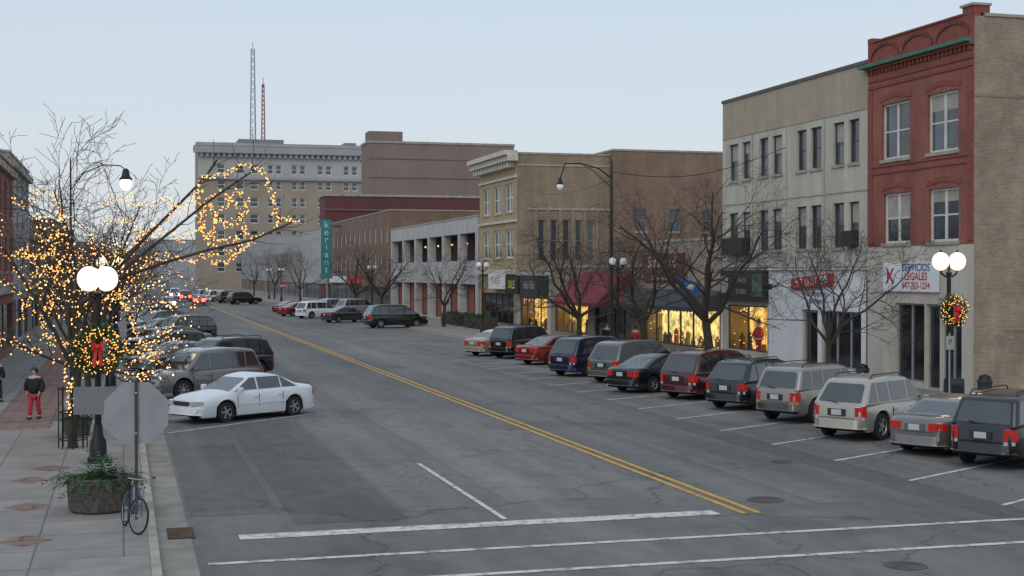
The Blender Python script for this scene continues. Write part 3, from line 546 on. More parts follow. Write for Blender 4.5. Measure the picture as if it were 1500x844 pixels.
# ============================================================ left side buildings
def leftb(name,label,Y0,Y1,hb,M,fl=3,X=-6.9,depth=14):
    off=V((X,Y0,0)); fr=Fr((X,Y0,0),(0,1,0),(1,0,0)); W=Y1-Y0; t=thing(name,label,'building',off); ws=[]; n=max(2,int(W/4)); fh=(hb-5)/max(1,fl-1)
    for f in range(fl-1):
        for k in range(n): a=W*(k+.5)/n; ws.append((a-.7,a+.7,4.6+f*fh+.5,4.6+f*fh+.5+min(2.1,fh*.6)))
    st=[(W*k/3+.7,W*(k+1)/3-.7,.5,3.2) for k in range(3)]
    m=MB(); wall(m,fr,W,0,hb,ws+st); m.face([(X,Y0,0),(X,Y0,hb),(X-depth,Y0,hb),(X-depth,Y0,0)][::-1]); m.face([(X,Y1,0),(X-depth,Y1,0),(X-depth,Y1,hb),(X,Y1,hb)]); m.face([(X-depth,Y0,0),(X-depth,Y1,0),(X-depth,Y1,hb),(X-depth,Y0,hb)]); m.build('wall',M,t,off=off); roof(t,off,X-depth,X,Y0,Y1,hb)
    for w in ws: window(fr,t,off,*w,nv=1,nh=2,fw=.12)
    for w in st: window(fr,t,off,*w,nv=2,sill=False,name='shop_window',glass=M_dglass,mf=M_bz)
    fpart('cornice',M_kerb,t,off,fr,0,W,hb-.8,hb-.4,-.01,.3); fpart('fascia',M_kerb,t,off,fr,0,W,3.8,4.4,-.01,.25)
leftb('brick_building','red brick building at the left picture edge beside sidewalk',56,92,11.6,M_red,X=-6.6)
leftb('grey_building','pale grey stone building next along the left sidewalk',92.5,112,12.6,mat('grey_stone',(.33,.325,.32),.9),fl=4)
leftb('tan_building','low tan building further along the left sidewalk',112.5,150,8.4,M_tanb,fl=2)
leftb('brown_building','brown far building on the left row behind lit trees',150.5,215,10.5,M_rb)
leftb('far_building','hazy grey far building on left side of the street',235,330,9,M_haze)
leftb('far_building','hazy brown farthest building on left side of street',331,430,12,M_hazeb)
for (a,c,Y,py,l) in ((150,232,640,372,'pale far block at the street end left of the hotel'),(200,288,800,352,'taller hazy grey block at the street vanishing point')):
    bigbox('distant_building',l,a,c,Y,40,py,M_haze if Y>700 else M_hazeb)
# ================================================================ trees
def gentree(seed,Hh,sp,fork=.22,limbs=5,lean=(0,0),extra=(),r0=.16,dens=1.0,up=.12,ll=(.48,.62),rmin=.0065,cc=(0,8,6,5,0)):
    rr=random.Random(seed); tr=MB(); cr=MB(); pts=[]
    def rec(p,d,L,r,lv,u=None):
        n=max(3,int(L/.5)) if lv<3 else 3; u=up if u is None else u
        ps=[p.copy()]; ds=[d.copy()]
        for i in range(n):
            d=(d+V((rr.gauss(0,1),rr.gauss(0,1),rr.gauss(0,1)))*(.10+.05*lv)+V((0,0,u if lv<3 else .02))).normalized(); p=p+d*L/n; ps.append(p.copy()); ds.append(d.copy())
        rs=[max(rmin,r*(1-.75*i/n)) for i in range(n+1)]
        (tr if lv<=1 else cr).tube(ps,rs,(8,6,5,3,3,3)[lv],caps=False)
        if lv>=1:
            for i in range(n):
                k=max(1,int((ps[i+1]-ps[i]).length/.09))
                for j in range(k): pts.append((ps[i].lerp(ps[i+1],j/k),lv))
        if lv<4:
            cnt=int(cc[lv]*dens+.5)
            for c in range(cnt):
                tt=(.22+.78*(c+rr.random()*.7)/cnt); i=min(n-1,int(tt*n)); q=ps[i].lerp(ps[i+1],tt*n-i)
                ax=ds[i].orthogonal().normalized(); ax.rotate(Matrix.Rotation(rr.uniform(0,6.28),3,ds[i])); nd=ds[i].copy(); nd.rotate(Matrix.Rotation(rad(rr.uniform(30,68)),3,ax))
                if nd.z<-.25: nd.z*=.3; nd.normalize()
                rec(q,nd,L*rr.uniform(.42,.64)*(1.15-.4*tt),rs[i]*.52,lv+1)
    p=V((0,0,0)); d=V((lean[0],lean[1],1)).normalized(); hf=Hh*fork; ps=[p]
    for i in range(5): p=p+V((d.x*hf/5+rr.gauss(0,.03),d.y*hf/5+rr.gauss(0,.03),hf/5)); ps.append(p)
    tr.tube(ps,[r0*1.25,r0*1.05,r0,r0*.95,r0*.9,r0*.9],10,caps=False)
    for i in range(limbs):
        an=2*math.pi*(i+rr.uniform(-.25,.25))/limbs; tilt=rr.uniform(.45,1.0)*sp
        rec(ps[-1]-V((0,0,rr.uniform(0,.3))),V((math.cos(an)*tilt+d.x*.5,math.sin(an)*tilt,1)).normalized(),Hh*rr.uniform(*ll),r0*.62,1)
    for e in extra: rec(ps[-1],V(e[:3]).normalized(),e[3],r0*.5,1,.02)
    return tr,cr,pts
def tree(X,Y,Hh,label,seed,sp=.9,z=.13,group=None,**k):
    t=thing('bare_tree',label,'tree',(X,Y,z),group=group); tr,cr,pts=gentree(seed,Hh,sp,**k); tr.build('trunk',M_trunk,t,smooth=60); cr.build('crown',M_twig,t); return t,pts
def tx(px,X): return onX(px,X)[0]
TR=[(1215,27.4,9.0,'slim bare tree in front of the white uniform shop',.95,.11,(0,0),5),
(1045,27.3,12.0,'tall wide bare tree in front of the lit photo shop',1.45,.22,(-.14,0),6),
(945,27.5,9.8,'bare tree right of the tall arm lamp post',1.15,.16,(-.05,0),5),
(850,27.2,10.4,'spreading bare tree beside the maroon awning',1.35,.18,(-.03,0),6),
(650,28,9.4,'bare tree in front of the white parking deck',1.35,.15,(0,0),5),
(560,27.5,11,'dark bare tree left of the white parking deck',1.2,.2,(0,0),5),
(520,28,10.5,'dark bare tree right beside the teal sign',1.2,.2,(0,0),5)]
for i,(px,X,hh_,lab,sp,r0,ln,lm) in enumerate(TR):
    tree(X,tx(px,X),hh_,lab,(30,31,62,33,34,35,36)[i],sp=sp,r0=r0,lean=ln,limbs=lm,fork=.22,up=.07,ll=(.46,.56),rmin=.0062,cc=(0,8,7,6,0) if i<4 else (0,7,6,5,0),group='bare street trees on the right',dens=.9)
for i,(px,X,hh_) in enumerate(((440,28,11),(402,27.5,12),(372,27,12))):
    tree(X,tx(px,X),hh_,['far bare tree past the teal sign','far bare tree below the right half of the hotel','farthest bare tree below hotel on the right sidewalk'][i],50+i,sp=1.1,group='bare street trees on the right',dens=.75,up=.07)
def bulbs(name,label,pts,off,keep,zmax=99,r=.022,seed=3):
    rr=random.Random(seed); t=thing(name,label,'string lights',off); m=MB(); m2=MB()
    for p,lv in pts:
        if rr.random()<keep and p.z<zmax:
            q=p+V((rr.gauss(0,.04),rr.gauss(0,.04),rr.gauss(0,.04))); (m if rr.random()<.66 else m2).octa(q,r*rr.uniform(.55,1.3))
    m.build('bulb_string',M_bulb,t); m2.build('bright_bulb_string',M_bulbh,t)
x1,y1=P(106,38.5)
t1,p1=tree(x1,y1,9.8,'bare tree on left sidewalk wound with warm string lights, nearest',71,sp=.6,r0=.12,limbs=6,ll=(.46,.58),dens=.8,up=.1,extra=((1,.1,.30,3.6),(1,.25,.5,3.0),(.7,-.1,-.05,2.2),(-.8,.1,.4,2.0)))
rq=random.Random(9)
sel=[]
for q in p1:
    h_=q[0].z
    if q[1]<=2 and h_<6.5: sel.append(q)
    elif q[1]==3 and h_<5.8 and rq.random()<.45: sel.append(q)
for k in range(200):
    z_=.9+k*.009; a_=k*.55; sel.append((V((.16*math.cos(a_),.16*math.sin(a_),z_)),1))
bulbs('string_lights','dense warm white lights wound round nearest left tree',sel,t1.location,.52,7.4,r=.024)
specs=((-1.3,53,8.8,72,'second lit bare tree along the left sidewalk'),(-1.3,67,8.4,73,'third lit bare tree along the left sidewalk'),(-1.3,84,8.6,74,'fourth lit bare tree along left sidewalk'),(-1.3,110,8.6,75,'fifth bare tree along left sidewalk'))
for (X,Y,hh_,sd,lab) in specs:
    tt,pp=tree(X,Y,hh_,lab,sd,sp=.75,r0=.12,dens=.75); bulbs('string_lights','warm string lights on the '+lab.replace('lit ',''),[q for q in pp if q[1]<=2],tt.location,.34,5.8,r=.027,seed=sd)
for i,Y in enumerate((150,185,225)): tree(-1.2,Y,9,['sixth bare tree along left sidewalk','seventh bare tree along left sidewalk, small and hazy','eighth and farthest bare tree on left sidewalk'][i],80+i,dens=.7,r0=.13)
def strand(label,pp,d,seed,dens=.055,r=.023,M=None,jit=.06):
    rr=random.Random(seed); w=[V((*P(a,d+rr.uniform(-.3,.3)),ZZ(c,d))) for a,c in pp]
    sm=[]
    for i in range(len(w)-1):
        a,b_,c,e=w[max(0,i-1)],w[i],w[i+1],w[min(len(w)-1,i+2)]
        for k in range(5):
            s=k/5; sm.append(.5*((2*b_)+(c-a)*s+(2*a-5*b_+4*c-e)*s*s+(3*b_-a-3*c+e)*s**3)+V((rr.gauss(0,jit),rr.gauss(0,jit),rr.gauss(0,jit))))
    sm.append(w[-1]); w=sm; o=w[0].copy(); t=thing('light_strand',label,'string lights',o); m=MB(); wire=MB(); wire.tube([q-o for q in w],.006,3)
    for a,c in zip(w,w[1:]):
        L=(c-a).length; n=max(1,round(L/dens))
        for k in range(n): m.octa(a.lerp(c,k/n)-o+V((rr.gauss(0,.04),rr.gauss(0,.04),rr.gauss(0,.04))),r*rr.uniform(.6,1.3))
    m.build('bulb_string',M or M_bulb,t); wire.build('wire',M_black,t)
strand('warm light strand looping over branches nearest the hotel',[(200,352),(232,330),(262,305),(292,283),(300,262),(325,258),(345,245),(372,243),(388,262),(398,290),(405,325),(436,322)],38,1)
strand('lower warm light strand draped under the looping strand',[(292,283),(290,320),(305,345),(330,350),(350,352),(358,330),(345,300),(322,285),(300,300),(298,340),(318,372),(345,368),(372,352)],38.4,2)
strand('inner warm light strand tangled inside the loops',[(300,300),(318,318),(335,330),(352,322),(360,300),(348,285),(330,300),(312,330),(300,352)],38.2,22)
strand('warm light strand running low through the lit branches',[(205,395),(240,372),(268,382),(300,378),(330,388),(352,370),(385,340)],38.8,3)
strand('middle warm light strand from tree toward the hotel',[(150,330),(185,322),(215,345),(245,338),(270,352),(292,330)],38.5,13)
strand('upper warm light strand from tree crown toward the loops',[(150,300),(180,290),(210,300),(238,292),(262,305)],38.2,14)
strand('short light strand reaching to the left picture edge',[(-10,373),(20,374),(45,370),(66,378),(84,360)],38,4)
strand('light strand hanging down beside the near lamp post',[(62,470),(75,440),(60,470),(75,500),(98,505)],38,5)
strand('light strand rising on left branches toward grey building',[(20,290),(40,300),(60,275),(80,300),(95,330),(70,350),(50,340)],38,6)
strand('low light strand drooping left beside the wreath',[(30,470),(38,430),(55,400),(78,395),(90,420)],38.2,7)
strand('warm light strand hanging right of the near lamp',[(150,440),(175,430),(190,460),(205,500),(230,520),(195,515),(170,490)],38.2,8)
# branches that carry the looping strands
def limb(label_pts,d,r0,seed,parent):
    pass
mb=MB(); rr=random.Random(77); o1=t1.location
for pp in ([(112,470),(150,420),(200,380),(250,340),(300,300),(345,268),(372,250)],[(112,450),(170,410),(240,385),(310,365),(370,352),(436,322)],[(150,420),(210,352),(262,300),(300,262),(318,235)]):
    w=[V((*P(a,38.3+rr.uniform(-.2,.2)),ZZ(c,38.3)))-o1 for a,c in pp]; n=len(w); mb.tube(w,[.05*(1-.8*i/n)+.008 for i in range(n)],5,caps=False)
    for i in range(1,n):
        for k in range(4):
            q=w[i-1].lerp(w[i],rr.random()); dd=V((rr.gauss(.4,.5),rr.gauss(0,.5),rr.gauss(.4,.5))).normalized(); L=rr.uniform(.4,1.1); mid=q+dd*L*.5+V((rr.gauss(0,.06),0,rr.gauss(0,.06))); mb.tube([q,mid,q+dd*L+V((0,0,.1))],[.014,.01,.007],3,caps=False)
mb.build('long_branches',M_twig,t1)
# ================================================================ lamps, wreaths
def wreath(X,Y,z,r,label,seed,lit=True,full=True,amber=False):
    rr=random.Random(seed); t=thing('wreath',label,'wreath',(X,Y,z)); m=MB(); n=700 if full else 160
    for k in range(n):
        an=rr.uniform(0,6.283); q=rr.gauss(0,.12)*r*1.4; q2=rr.gauss(0,.1)*r; c=V((math.cos(an)*(r*.78+q),q2,math.sin(an)*(r*.78+q))); d=V((rr.gauss(0,1),rr.gauss(0,.6),rr.gauss(0,1))).normalized()*r*.2; s=d.orthogonal().normalized()*r*.035; m.face([c-d-s,c-d+s,c+d+s*.2,c+d-s*.2])
    m.build('greenery',M_green,t)
    if lit:
        m=MB(); nb=150 if r>.55 else 95
        for k in range(nb):
            an=6.283*k/nb+rr.uniform(-.1,.1); q=r*rr.uniform(.45,1.08); c=V((math.cos(an)*q,-.1-rr.random()*.05,math.sin(an)*q)); m.octa(c,.019)
        m.build('bulb_string',M_bulbr,t)
    zc=r*.12 if full else -r*.6; k_=.85
    for s in (-1,1):
        m=MB(); m.hexa([(0,-.22,zc-.03),(s*.28*r*k_,-.26,zc-.16*r),(s*.28*r*k_,-.18,zc-.16*r),(0,-.15,zc-.03),(0,-.22,zc+.05),(s*.3*r*k_,-.26,zc+.3*r),(s*.3*r*k_,-.18,zc+.3*r),(0,-.15,zc+.05)]); m.build('bow_loop',M_bow,t)
        m=MB(); m.hexa([(0,-.2,zc),(s*.08*r,-.22,zc-.85*r),(s*.08*r+s*.14*r,-.2,zc-.8*r),(s*.12*r,-.18,zc),(0,-.22,zc+.02),(s*.08*r,-.24,zc-.83*r),(s*.08*r+s*.14*r,-.22,zc-.78*r),(s*.12*r,-.2,zc+.02)]); m.build('bow_tail',M_bow,t)
    m=MB(); m.ball((0,-.24,zc),.08*r+.02,8); m.build('bow_knot',M_bow,t)
    return t
def lamp(X,Y,label,gm,zt=5.3,w=.34,seg=14,gr=.24,z=.13,group='twin globe street lamps',rz=0):
    t=thing('street_lamp',label,'street lamp',(X,Y,z),rz,group=group)
    m=MB(); m.lathe((0,0,0),[(.27,0),(.27,.12),(.22,.18),(.2,.55),(.13,.7),(.11,.95),(.09,1.0)],seg); m.build('base',M_black,t,smooth=35)
    m=MB(); m.lathe((0,0,0),[(.085,1.0),(.07,zt-.45),(.10,zt-.42),(.10,zt-.36),(.05,zt-.3),(.03,zt+.1),(.001,zt+.2)],seg); m.build('pole',M_black,t,smooth=35)
    m=MB(); m.tube([(-w,0,zt-.22),(-w*.9,0,zt-.4),(-w*.4,0,zt-.5),(0,0,zt-.42),(w*.4,0,zt-.5),(w*.9,0,zt-.4),(w,0,zt-.22)],.035,6); m.build('arm',M_black,t,smooth=50)
    for s in (-1,1):
        m=MB(); m.lathe((s*w,0,zt-.24),[(.05,0),(.13,.03),(.12,.07)],seg); f=m.build('globe_fitter',M_black,t,smooth=40)
        m=MB(); m.ball((s*w,0,zt),gr,20,sz=1.08); g=m.build('globe',gm,t,smooth=80); m=MB(); m.lathe((s*w,0,zt+gr*1.05),[(.06,0),(.03,.05),(.001,.12)],8); m.build('finial',M_black,g)
    return t
lx,ly=P(143,35.5); lamp(lx,ly,'lit black twin globe lamp with large lit wreath, nearest on the left sidewalk',M_globe,zt=4.72,gr=.30,w=.24,rz=.5)
wreath(lx,ly-.25,3.05,.6,'large lit green wreath with red bow on the near left lamp',1)
for i,(d_) in enumerate((58,82,108,140,180)):
    Xl=-.5; Yl=(d_-Xl*ST)/CT; lamp(Xl,Yl,'lit twin globe lamp, number %s along the left sidewalk among lit trees'%['two','three','four','five','six'][i],M_globe3 if i else M_globe,gr=.24)
for (px,X,lab,gm,wr) in ((1390,26.2,'lit twin globe lamp with lit wreath in front of the brick building',M_globe,1),(905,26.2,'unlit twin globe lamp with wreath below the tall arm lamp',M_globe2,2),(707,27,'unlit twin globe lamp near the yellow brick building',M_globe2,2),(545,26.5,'unlit twin globe lamp in front of dark trees left of deck',M_globe2,2),(412,26.5,'small far twin globe lamp beside the stop sign',M_globe2,2),(394,26.5,'farthest twin globe lamp on the right side',M_globe2,0)):
    Y=tx(px,X); lamp(X,Y,lab,gm,zt=5.25 if wr==1 else 5.5,gr=.28 if wr==1 else .2,w=.31)
    if wr==1: wreath(X,Y-.25,3.75,.5,'small lit wreath on the lamp before the brick building',2)
    elif wr==2: wreath(X,Y-.25,4.05,.42,'small unlit wreath on the '+lab.replace('unlit twin globe ','').replace('small far twin globe ','far '),int(px),lit=False,full=False)
def armlamp(X,Y,hh_,ax,zl,label,lit,k=1.0):
    t=thing('arm_street_light',label,'street lamp',(X,Y,.13)); m=MB(); m.lathe((0,0,0),[(.2*k,0),(.2*k,.5),(.1*k,.7),(.08*k,hh_*.6),(.05*k,hh_),(.001,hh_+.15)],10); m.build('pole',M_black,t,smooth=40)
    m=MB(); m.tube([(0,0,hh_-.9),(ax*.25,0,hh_-.35),(ax*.6,0,hh_-.1),(ax*.9,0,hh_-.12),(ax,0,zl+.35)],.04*k,6); m.build('arm',M_black,t,smooth=60); m=MB(); m.tube([(0,0,hh_-1.4),(ax*.35,0,hh_-.5),(ax*.55,0,hh_-.2)],.025*k,5); m.build('arm_brace',M_black,t,smooth=60)
    m=MB(); m.lathe((ax,0,zl),[(.04,.4),(.1,.34),(.13,.16),(.2,.08),(.2,.04)],12); m.build('shade',M_black,t,smooth=40)
    m=MB(); m.ball((ax,0,zl-.08),.19,12,sz=1.15); m.build('globe',lit,t,smooth=80)
armlamp(26.1,tx(904,26.1)+.9,11.0,-3.0,9.7,'tall black post light with long curved arm over the right cars',M_globe2)
x,y=P(104,43); armlamp(x,y,8.35,1.65,7.75,'slim arm light glowing above the lit left trees',M_globe,.5)
for i,(a,c) in enumerate((((26.1,tx(904,26.1)+.9,10.6),(FX,64,11.4)),((26.1,tx(904,26.1)+.9,10.2),(FX,113.9,12.5)))):
    a,c=V(a),V(c); t=thing('overhead_cable',['thin black cable from tall post light to the cream building','thin black cable from tall post light to the tan side wall'][i],'cable',a); m=MB(); m.tube([a.lerp(c,k/10)-a-V((0,0,math.sin(math.pi*k/10)*.8)) for k in range(11)],.018,4); m.build('wire',M_black,t)
# ================================================================ planter, guard, signs
def sprays(m,rr,c,R_,n,L,h0,droop=.3,w=.025,sub=7):
    for k in range(n):
        an=rr.uniform(0,6.283); q=rr.random()**.5*R_; o=V((math.cos(an)*q,math.sin(an)*q,h0))+V(c); d=V((math.cos(an)*(q/R_)*1.1+rr.gauss(0,.3),math.sin(an)*(q/R_)*1.1+rr.gauss(0,.3),rr.uniform(.2,.8))).normalized(); l=L*rr.uniform(.6,1.2); p=o
        for i in range(sub):
            d=(d+V((0,0,-droop*.25))).normalized(); p2=p+d*l/sub; s=d.cross(V((0,0,1))); s=s.normalized() if s.length>.01 else V((1,0,0)); m.face([p-s*.006,p+s*.006,p2+s*.004,p2-s*.004],0)
            for sg_ in (-1,1):
                e=(d*.6+s*sg_*rr.uniform(.7,1.1)+V((0,0,rr.gauss(0,.25)))).normalized()*l*.17*(1-.5*i/sub); pp=d*w*.5; m.face([p-pp,p+pp,p+e+pp*.4,p+e-pp*.4],1 if rr.random()<.4 else 0)
            p=p2
x,y=G(147,757); t=thing('planter','round rough grey brown stone planter with evergreen boughs near the bicycle','planter',(x-.02,y,.13)); m=MB(); m.lathe((0,0,0),[(.02,0),(.57,0),(.62,.05),(.66,.62),(.66,.68),(.58,.70),(.56,.6),(.02,.6)],32); m.build('bowl',M_plant,t,smooth=30)
rr=random.Random(4); m=MB(); sprays(m,rr,(0,0,0),.5,190,.66,.62,.55,.035,8); m.build('evergreen_boughs',[M_green,M_green2],t)
x,y=P(112,41.5); t=thing('planter','small dark planter of greenery below the near lit tree','planter',(x,y,.13)); m=MB(); m.lathe((0,0,0),[(.02,0),(.35,0),(.45,.5),(.4,.5),(.38,.42),(.02,.42)],20); m.build('bowl',M_plant,t,smooth=30); m=MB(); sprays(m,rr,(0,0,0),.4,110,.6,.45,.4,.035,6); m.build('evergreen_boughs',[M_green,M_green2],t)
t=thing('tree_guard','black iron guard rails standing around nearest left tree','tree guard',(x1,y1,.13))
for k in range(8): an=k*math.pi/4; m=MB(); m.tube([(.38*math.cos(an),.38*math.sin(an),0),(.38*math.cos(an),.38*math.sin(an),1.7)],.018,5); m.build('post',M_black,t)
for z in (.25,1.0,1.65): m=MB(); m.tube([(.38*math.cos(k*math.pi/8),.38*math.sin(k*math.pi/8),z) for k in range(17)],.018,5); m.build('ring',M_black,t)
x,y=P(199,27.3); t=thing('stop_sign','grey octagonal back of a large stop sign at kerb','stop sign',(x,y,.13),rz=-TH+.22)
m=MB(); m.box(-.03,.03,-.02,.02,0,2.75); m.build('post',mat('dark_post',(.06,.06,.065),.6,.4),t)
def octagon(m,r,y0,y1,zc):
    a=[(r*math.cos(rad(22.5+45*k)),zc+r*math.sin(rad(22.5+45*k))) for k in range(8)]
    m.face([(p[0],y0,p[1]) for p in a]); m.face([(p[0],y1,p[1]) for p in a][::-1])
    for k in range(8): p,q=a[k],a[(k+1)%8]; m.face([(p[0],y0,p[1]),(p[0],y1,p[1]),(q[0],y1,q[1]),(q[0],y0,q[1])])
m=MB(); octagon(m,.66,.022,.032,2.1); m.build('sign_panel',mat('sign_back',(.29,.305,.315),.6,.1,var=.15),t)
m=MB(); octagon(m,.655,.034,.036,2.1); f=m.build('sign_face',Rd,t); text('STOP',.5,(0,.037,2.1),(-1,0,0),(0,1,0),Wh,t)
for z in (1.7,2.5): m=MB(); m.ball((0,-.03,z),.025,8); m.build('bolt',M_steel,t)
x,y=P(141,34.9); t=thing('street_sign','darker grey rectangular sign seen from behind on the near lamp post','sign',(x,y,.13),rz=-TH+.1); m=MB(); m.box(-.57,.52,-.02,.0,1.3,2.0); m.build('sign_panel',mat('sign_back_dark',(.17,.18,.19),.6,.1,var=.12),t)
for z in (1.4,1.85): m=MB(); m.box(-.3,.3,.0,.25,z,z+.04); m.build('bracket',M_black,t)
X=26;Y=tx(415,X); t=thing('stop_sign','small far red stop sign facing the viewer','stop sign',(X,Y,.13)); m=MB(); m.tube([(0,0,0),(0,0,2.9)],.05,6); m.build('post',M_steel,t); m=MB(); octagon(m,.5,-.08,-.06,2.7); m.build('sign_panel',Rd,t); text('STOP',.4,(0,-.082,2.7),(1,0,0),(0,-1,0),Wh,t)
X=26.15;Y=tx(1386,X)-.2; t=thing('street_sign','small white parking sign on post before the brick building','sign',(X,Y,.13)); m=MB(); m.tube([(0,0,0),(0,0,2.9)],.025,6); m.build('post',M_steel,t); m=MB(); m.box(-.14,.14,-.05,-.03,2.35,2.8); m.build('sign_panel',M_curt,t); text('P',.28,(0,-.052,2.6),(1,0,0),(0,-1,0),mat('sign_green',(.02,.2,.08),.5),t)
for (px,X,lab) in ((1264,30,'black litter bin in front of the white storefront'),(1443,31.2,'black litter bin at the corner of the brick building')):
    t=thing('litter_bin',lab,'bin',(X,tx(px,X),.13)); m=MB(); m.lathe((0,0,0),[(.01,0),(.22,0),(.27,.75),(.3,.78),(.28,.85),(.2,.86)],14); m.build('body',M_blackp,t,smooth=35); m=MB(); m.lathe((0,0,.86),[(.24,0),(.2,.14),(.01,.2)],14); m.build('lid',M_black,t,smooth=35)
for k,X in enumerate((27.4,28.2)):
    t=thing('newspaper_box',['black newspaper box behind the lamp, kerb side','black newspaper box behind the lamp, wall side'][k],'newspaper box',(X,tx(1398,X),.13)); m=MB(); m.box(-.28,.28,-.22,.22,.35,1.15); m.build('cabinet',M_blackp,t,bevel=.02); m=MB(); m.box(-.2,.2,-.24,-.225,.7,1.05); m.build('window',M_dglass,t)
    for sx_ in (-.2,.2): m=MB(); m.box(sx_-.03,sx_+.03,-.1,.1,0,.35); m.build('leg',M_black,t)
for (pa,pb,X,lab) in ((655,682,30.2,'low clipped dark hedge before the deck, left piece'),(688,720,30.2,'low clipped dark hedge before the deck, right piece')):
    ya,yb=tx(pb,X),tx(pa,X); t=thing('hedge',lab,'hedge',(X,ya,.13)); m=MB(); rr=random.Random(pa)
    for k in range(1500):
        c=V((rr.uniform(-.7,.7),rr.uniform(0,yb-ya),rr.uniform(.05,1.15)+.1*math.sin(k))); s=.12; m.face([c+V((rr.uniform(-s,s),rr.uniform(-s,s),rr.uniform(-s,s))) for _ in range(4)])
    m.build('foliage',M_green,t); m=MB(); m.box(-.6,.6,.1,yb-ya-.1,0,1.0); m.build('inner_growth',M_twig,t)
# ================================================================ bicycle
def bicycle():
    x,y=G(194,787); ang=math.atan2(-1.0,.22); t=thing('bicycle','dark blue bicycle leaning against the sign post by the planter','bicycle',(x-.05,y,.13),rz=ang); bl=mat('blue_enamel',(.015,.03,.08),.35,coat=.5)
    for (cx,turn) in ((.52,.3),(-.52,0)):
        m=MB(); m.tube([(.325*math.cos(k*math.pi/16)*math.cos(turn)+cx,.325*math.cos(k*math.pi/16)*math.sin(turn),.34+.325*math.sin(k*math.pi/16)) for k in range(33)],.021,6,caps=False); w=m.build('wheel',M_rub,t,smooth=60)
        m=MB()
        m.tube([(.3*math.cos(k*math.pi/12)*math.cos(turn)+cx,.3*math.cos(k*math.pi/12)*math.sin(turn),.34+.3*math.sin(k*math.pi/12)) for k in range(25)],.006,4,caps=False)
        for k in range(14): a=k*2*math.pi/14; m.tube([(cx,0,.34),(cx+.3*math.cos(a)*math.cos(turn),.3*math.cos(a)*math.sin(turn),.34+.3*math.sin(a))],.002,3)
        m.tube([(cx,-.04,.34),(cx,.04,.34)],.02,8); m.build('spokes',M_steel,w)
    m=MB(); BB=(-.08,0,.3);ST_=(-.2,0,.82);HT=(.36,0,.84);HB=(.4,0,.7);RA=(-.52,0,.34)
    for a,c,r in ((BB,ST_,.018),(BB,HB,.021),(ST_,HT,.018),(HT,HB,.021)): m.tube([a,c],r,8)
    for s in (-.05,.05): m.tube([(RA[0],s,RA[2]),(BB[0],s*.5,BB[2])],.01,6); m.tube([(RA[0],s,RA[2]),(ST_[0],s*.3,ST_[2]-.06)],.009,6)
    m.build('frame',bl,t,smooth=60); m=MB()
    for s in (-.05,.05): m.tube([(.4,s*.8,.7),(.45,s,.55),(.52,s,.34)],.011,6)
    m.build('fork',bl,t,smooth=60); m=MB(); m.tube([(.36,0,.84),(.34,0,.98),(.38,0,1.0)],.014,6); m.tube([(.25,-.3,1.04),(.36,-.2,1.02),(.4,0,1.0),(.36,.2,1.02),(.25,.3,1.04)],.012,6); m.build('handlebar',M_steel,t,smooth=60)
    for s in (-1,1): m=MB(); m.tube([(.25,s*.3,1.04),(.33,s*.22,1.025)],.018,6); m.build('grip',M_rub,t)
    m=MB(); m.tube([(-.2,0,.8),(-.22,0,.95)],.012,6); m.build('seat_post',M_steel,t); m=MB(); m.hexa([(-.38,-.08,.94),(.0,-.02,.95),(.0,.02,.95),(-.38,.08,.94),(-.36,-.09,1.0),(.02,-.02,.98),(.02,.02,.98),(-.36,.09,1.0)]); m.build('saddle',M_rub,t,bevel=.015)
    m=MB(); m.tube([(-.08,-.02,.3),(-.08,-.012,.3)],.09,18); m.tube([(-.08,-.06,.3),(.0,-.07,.16)],.01,5); m.tube([(-.08,.06,.3),(-.16,.07,.44)],.01,5); m.tube([(-.08,-.06,.3),(-.08,.06,.3)],.015,6); m.box(-.04,.05,-.17,-.07,.145,.165); m.box(-.2,-.11,.07,.17,.43,.45); m.build('crank',M_blackp,t)
    t.rotation_euler=(rad(-6),0,ang)
bicycle()
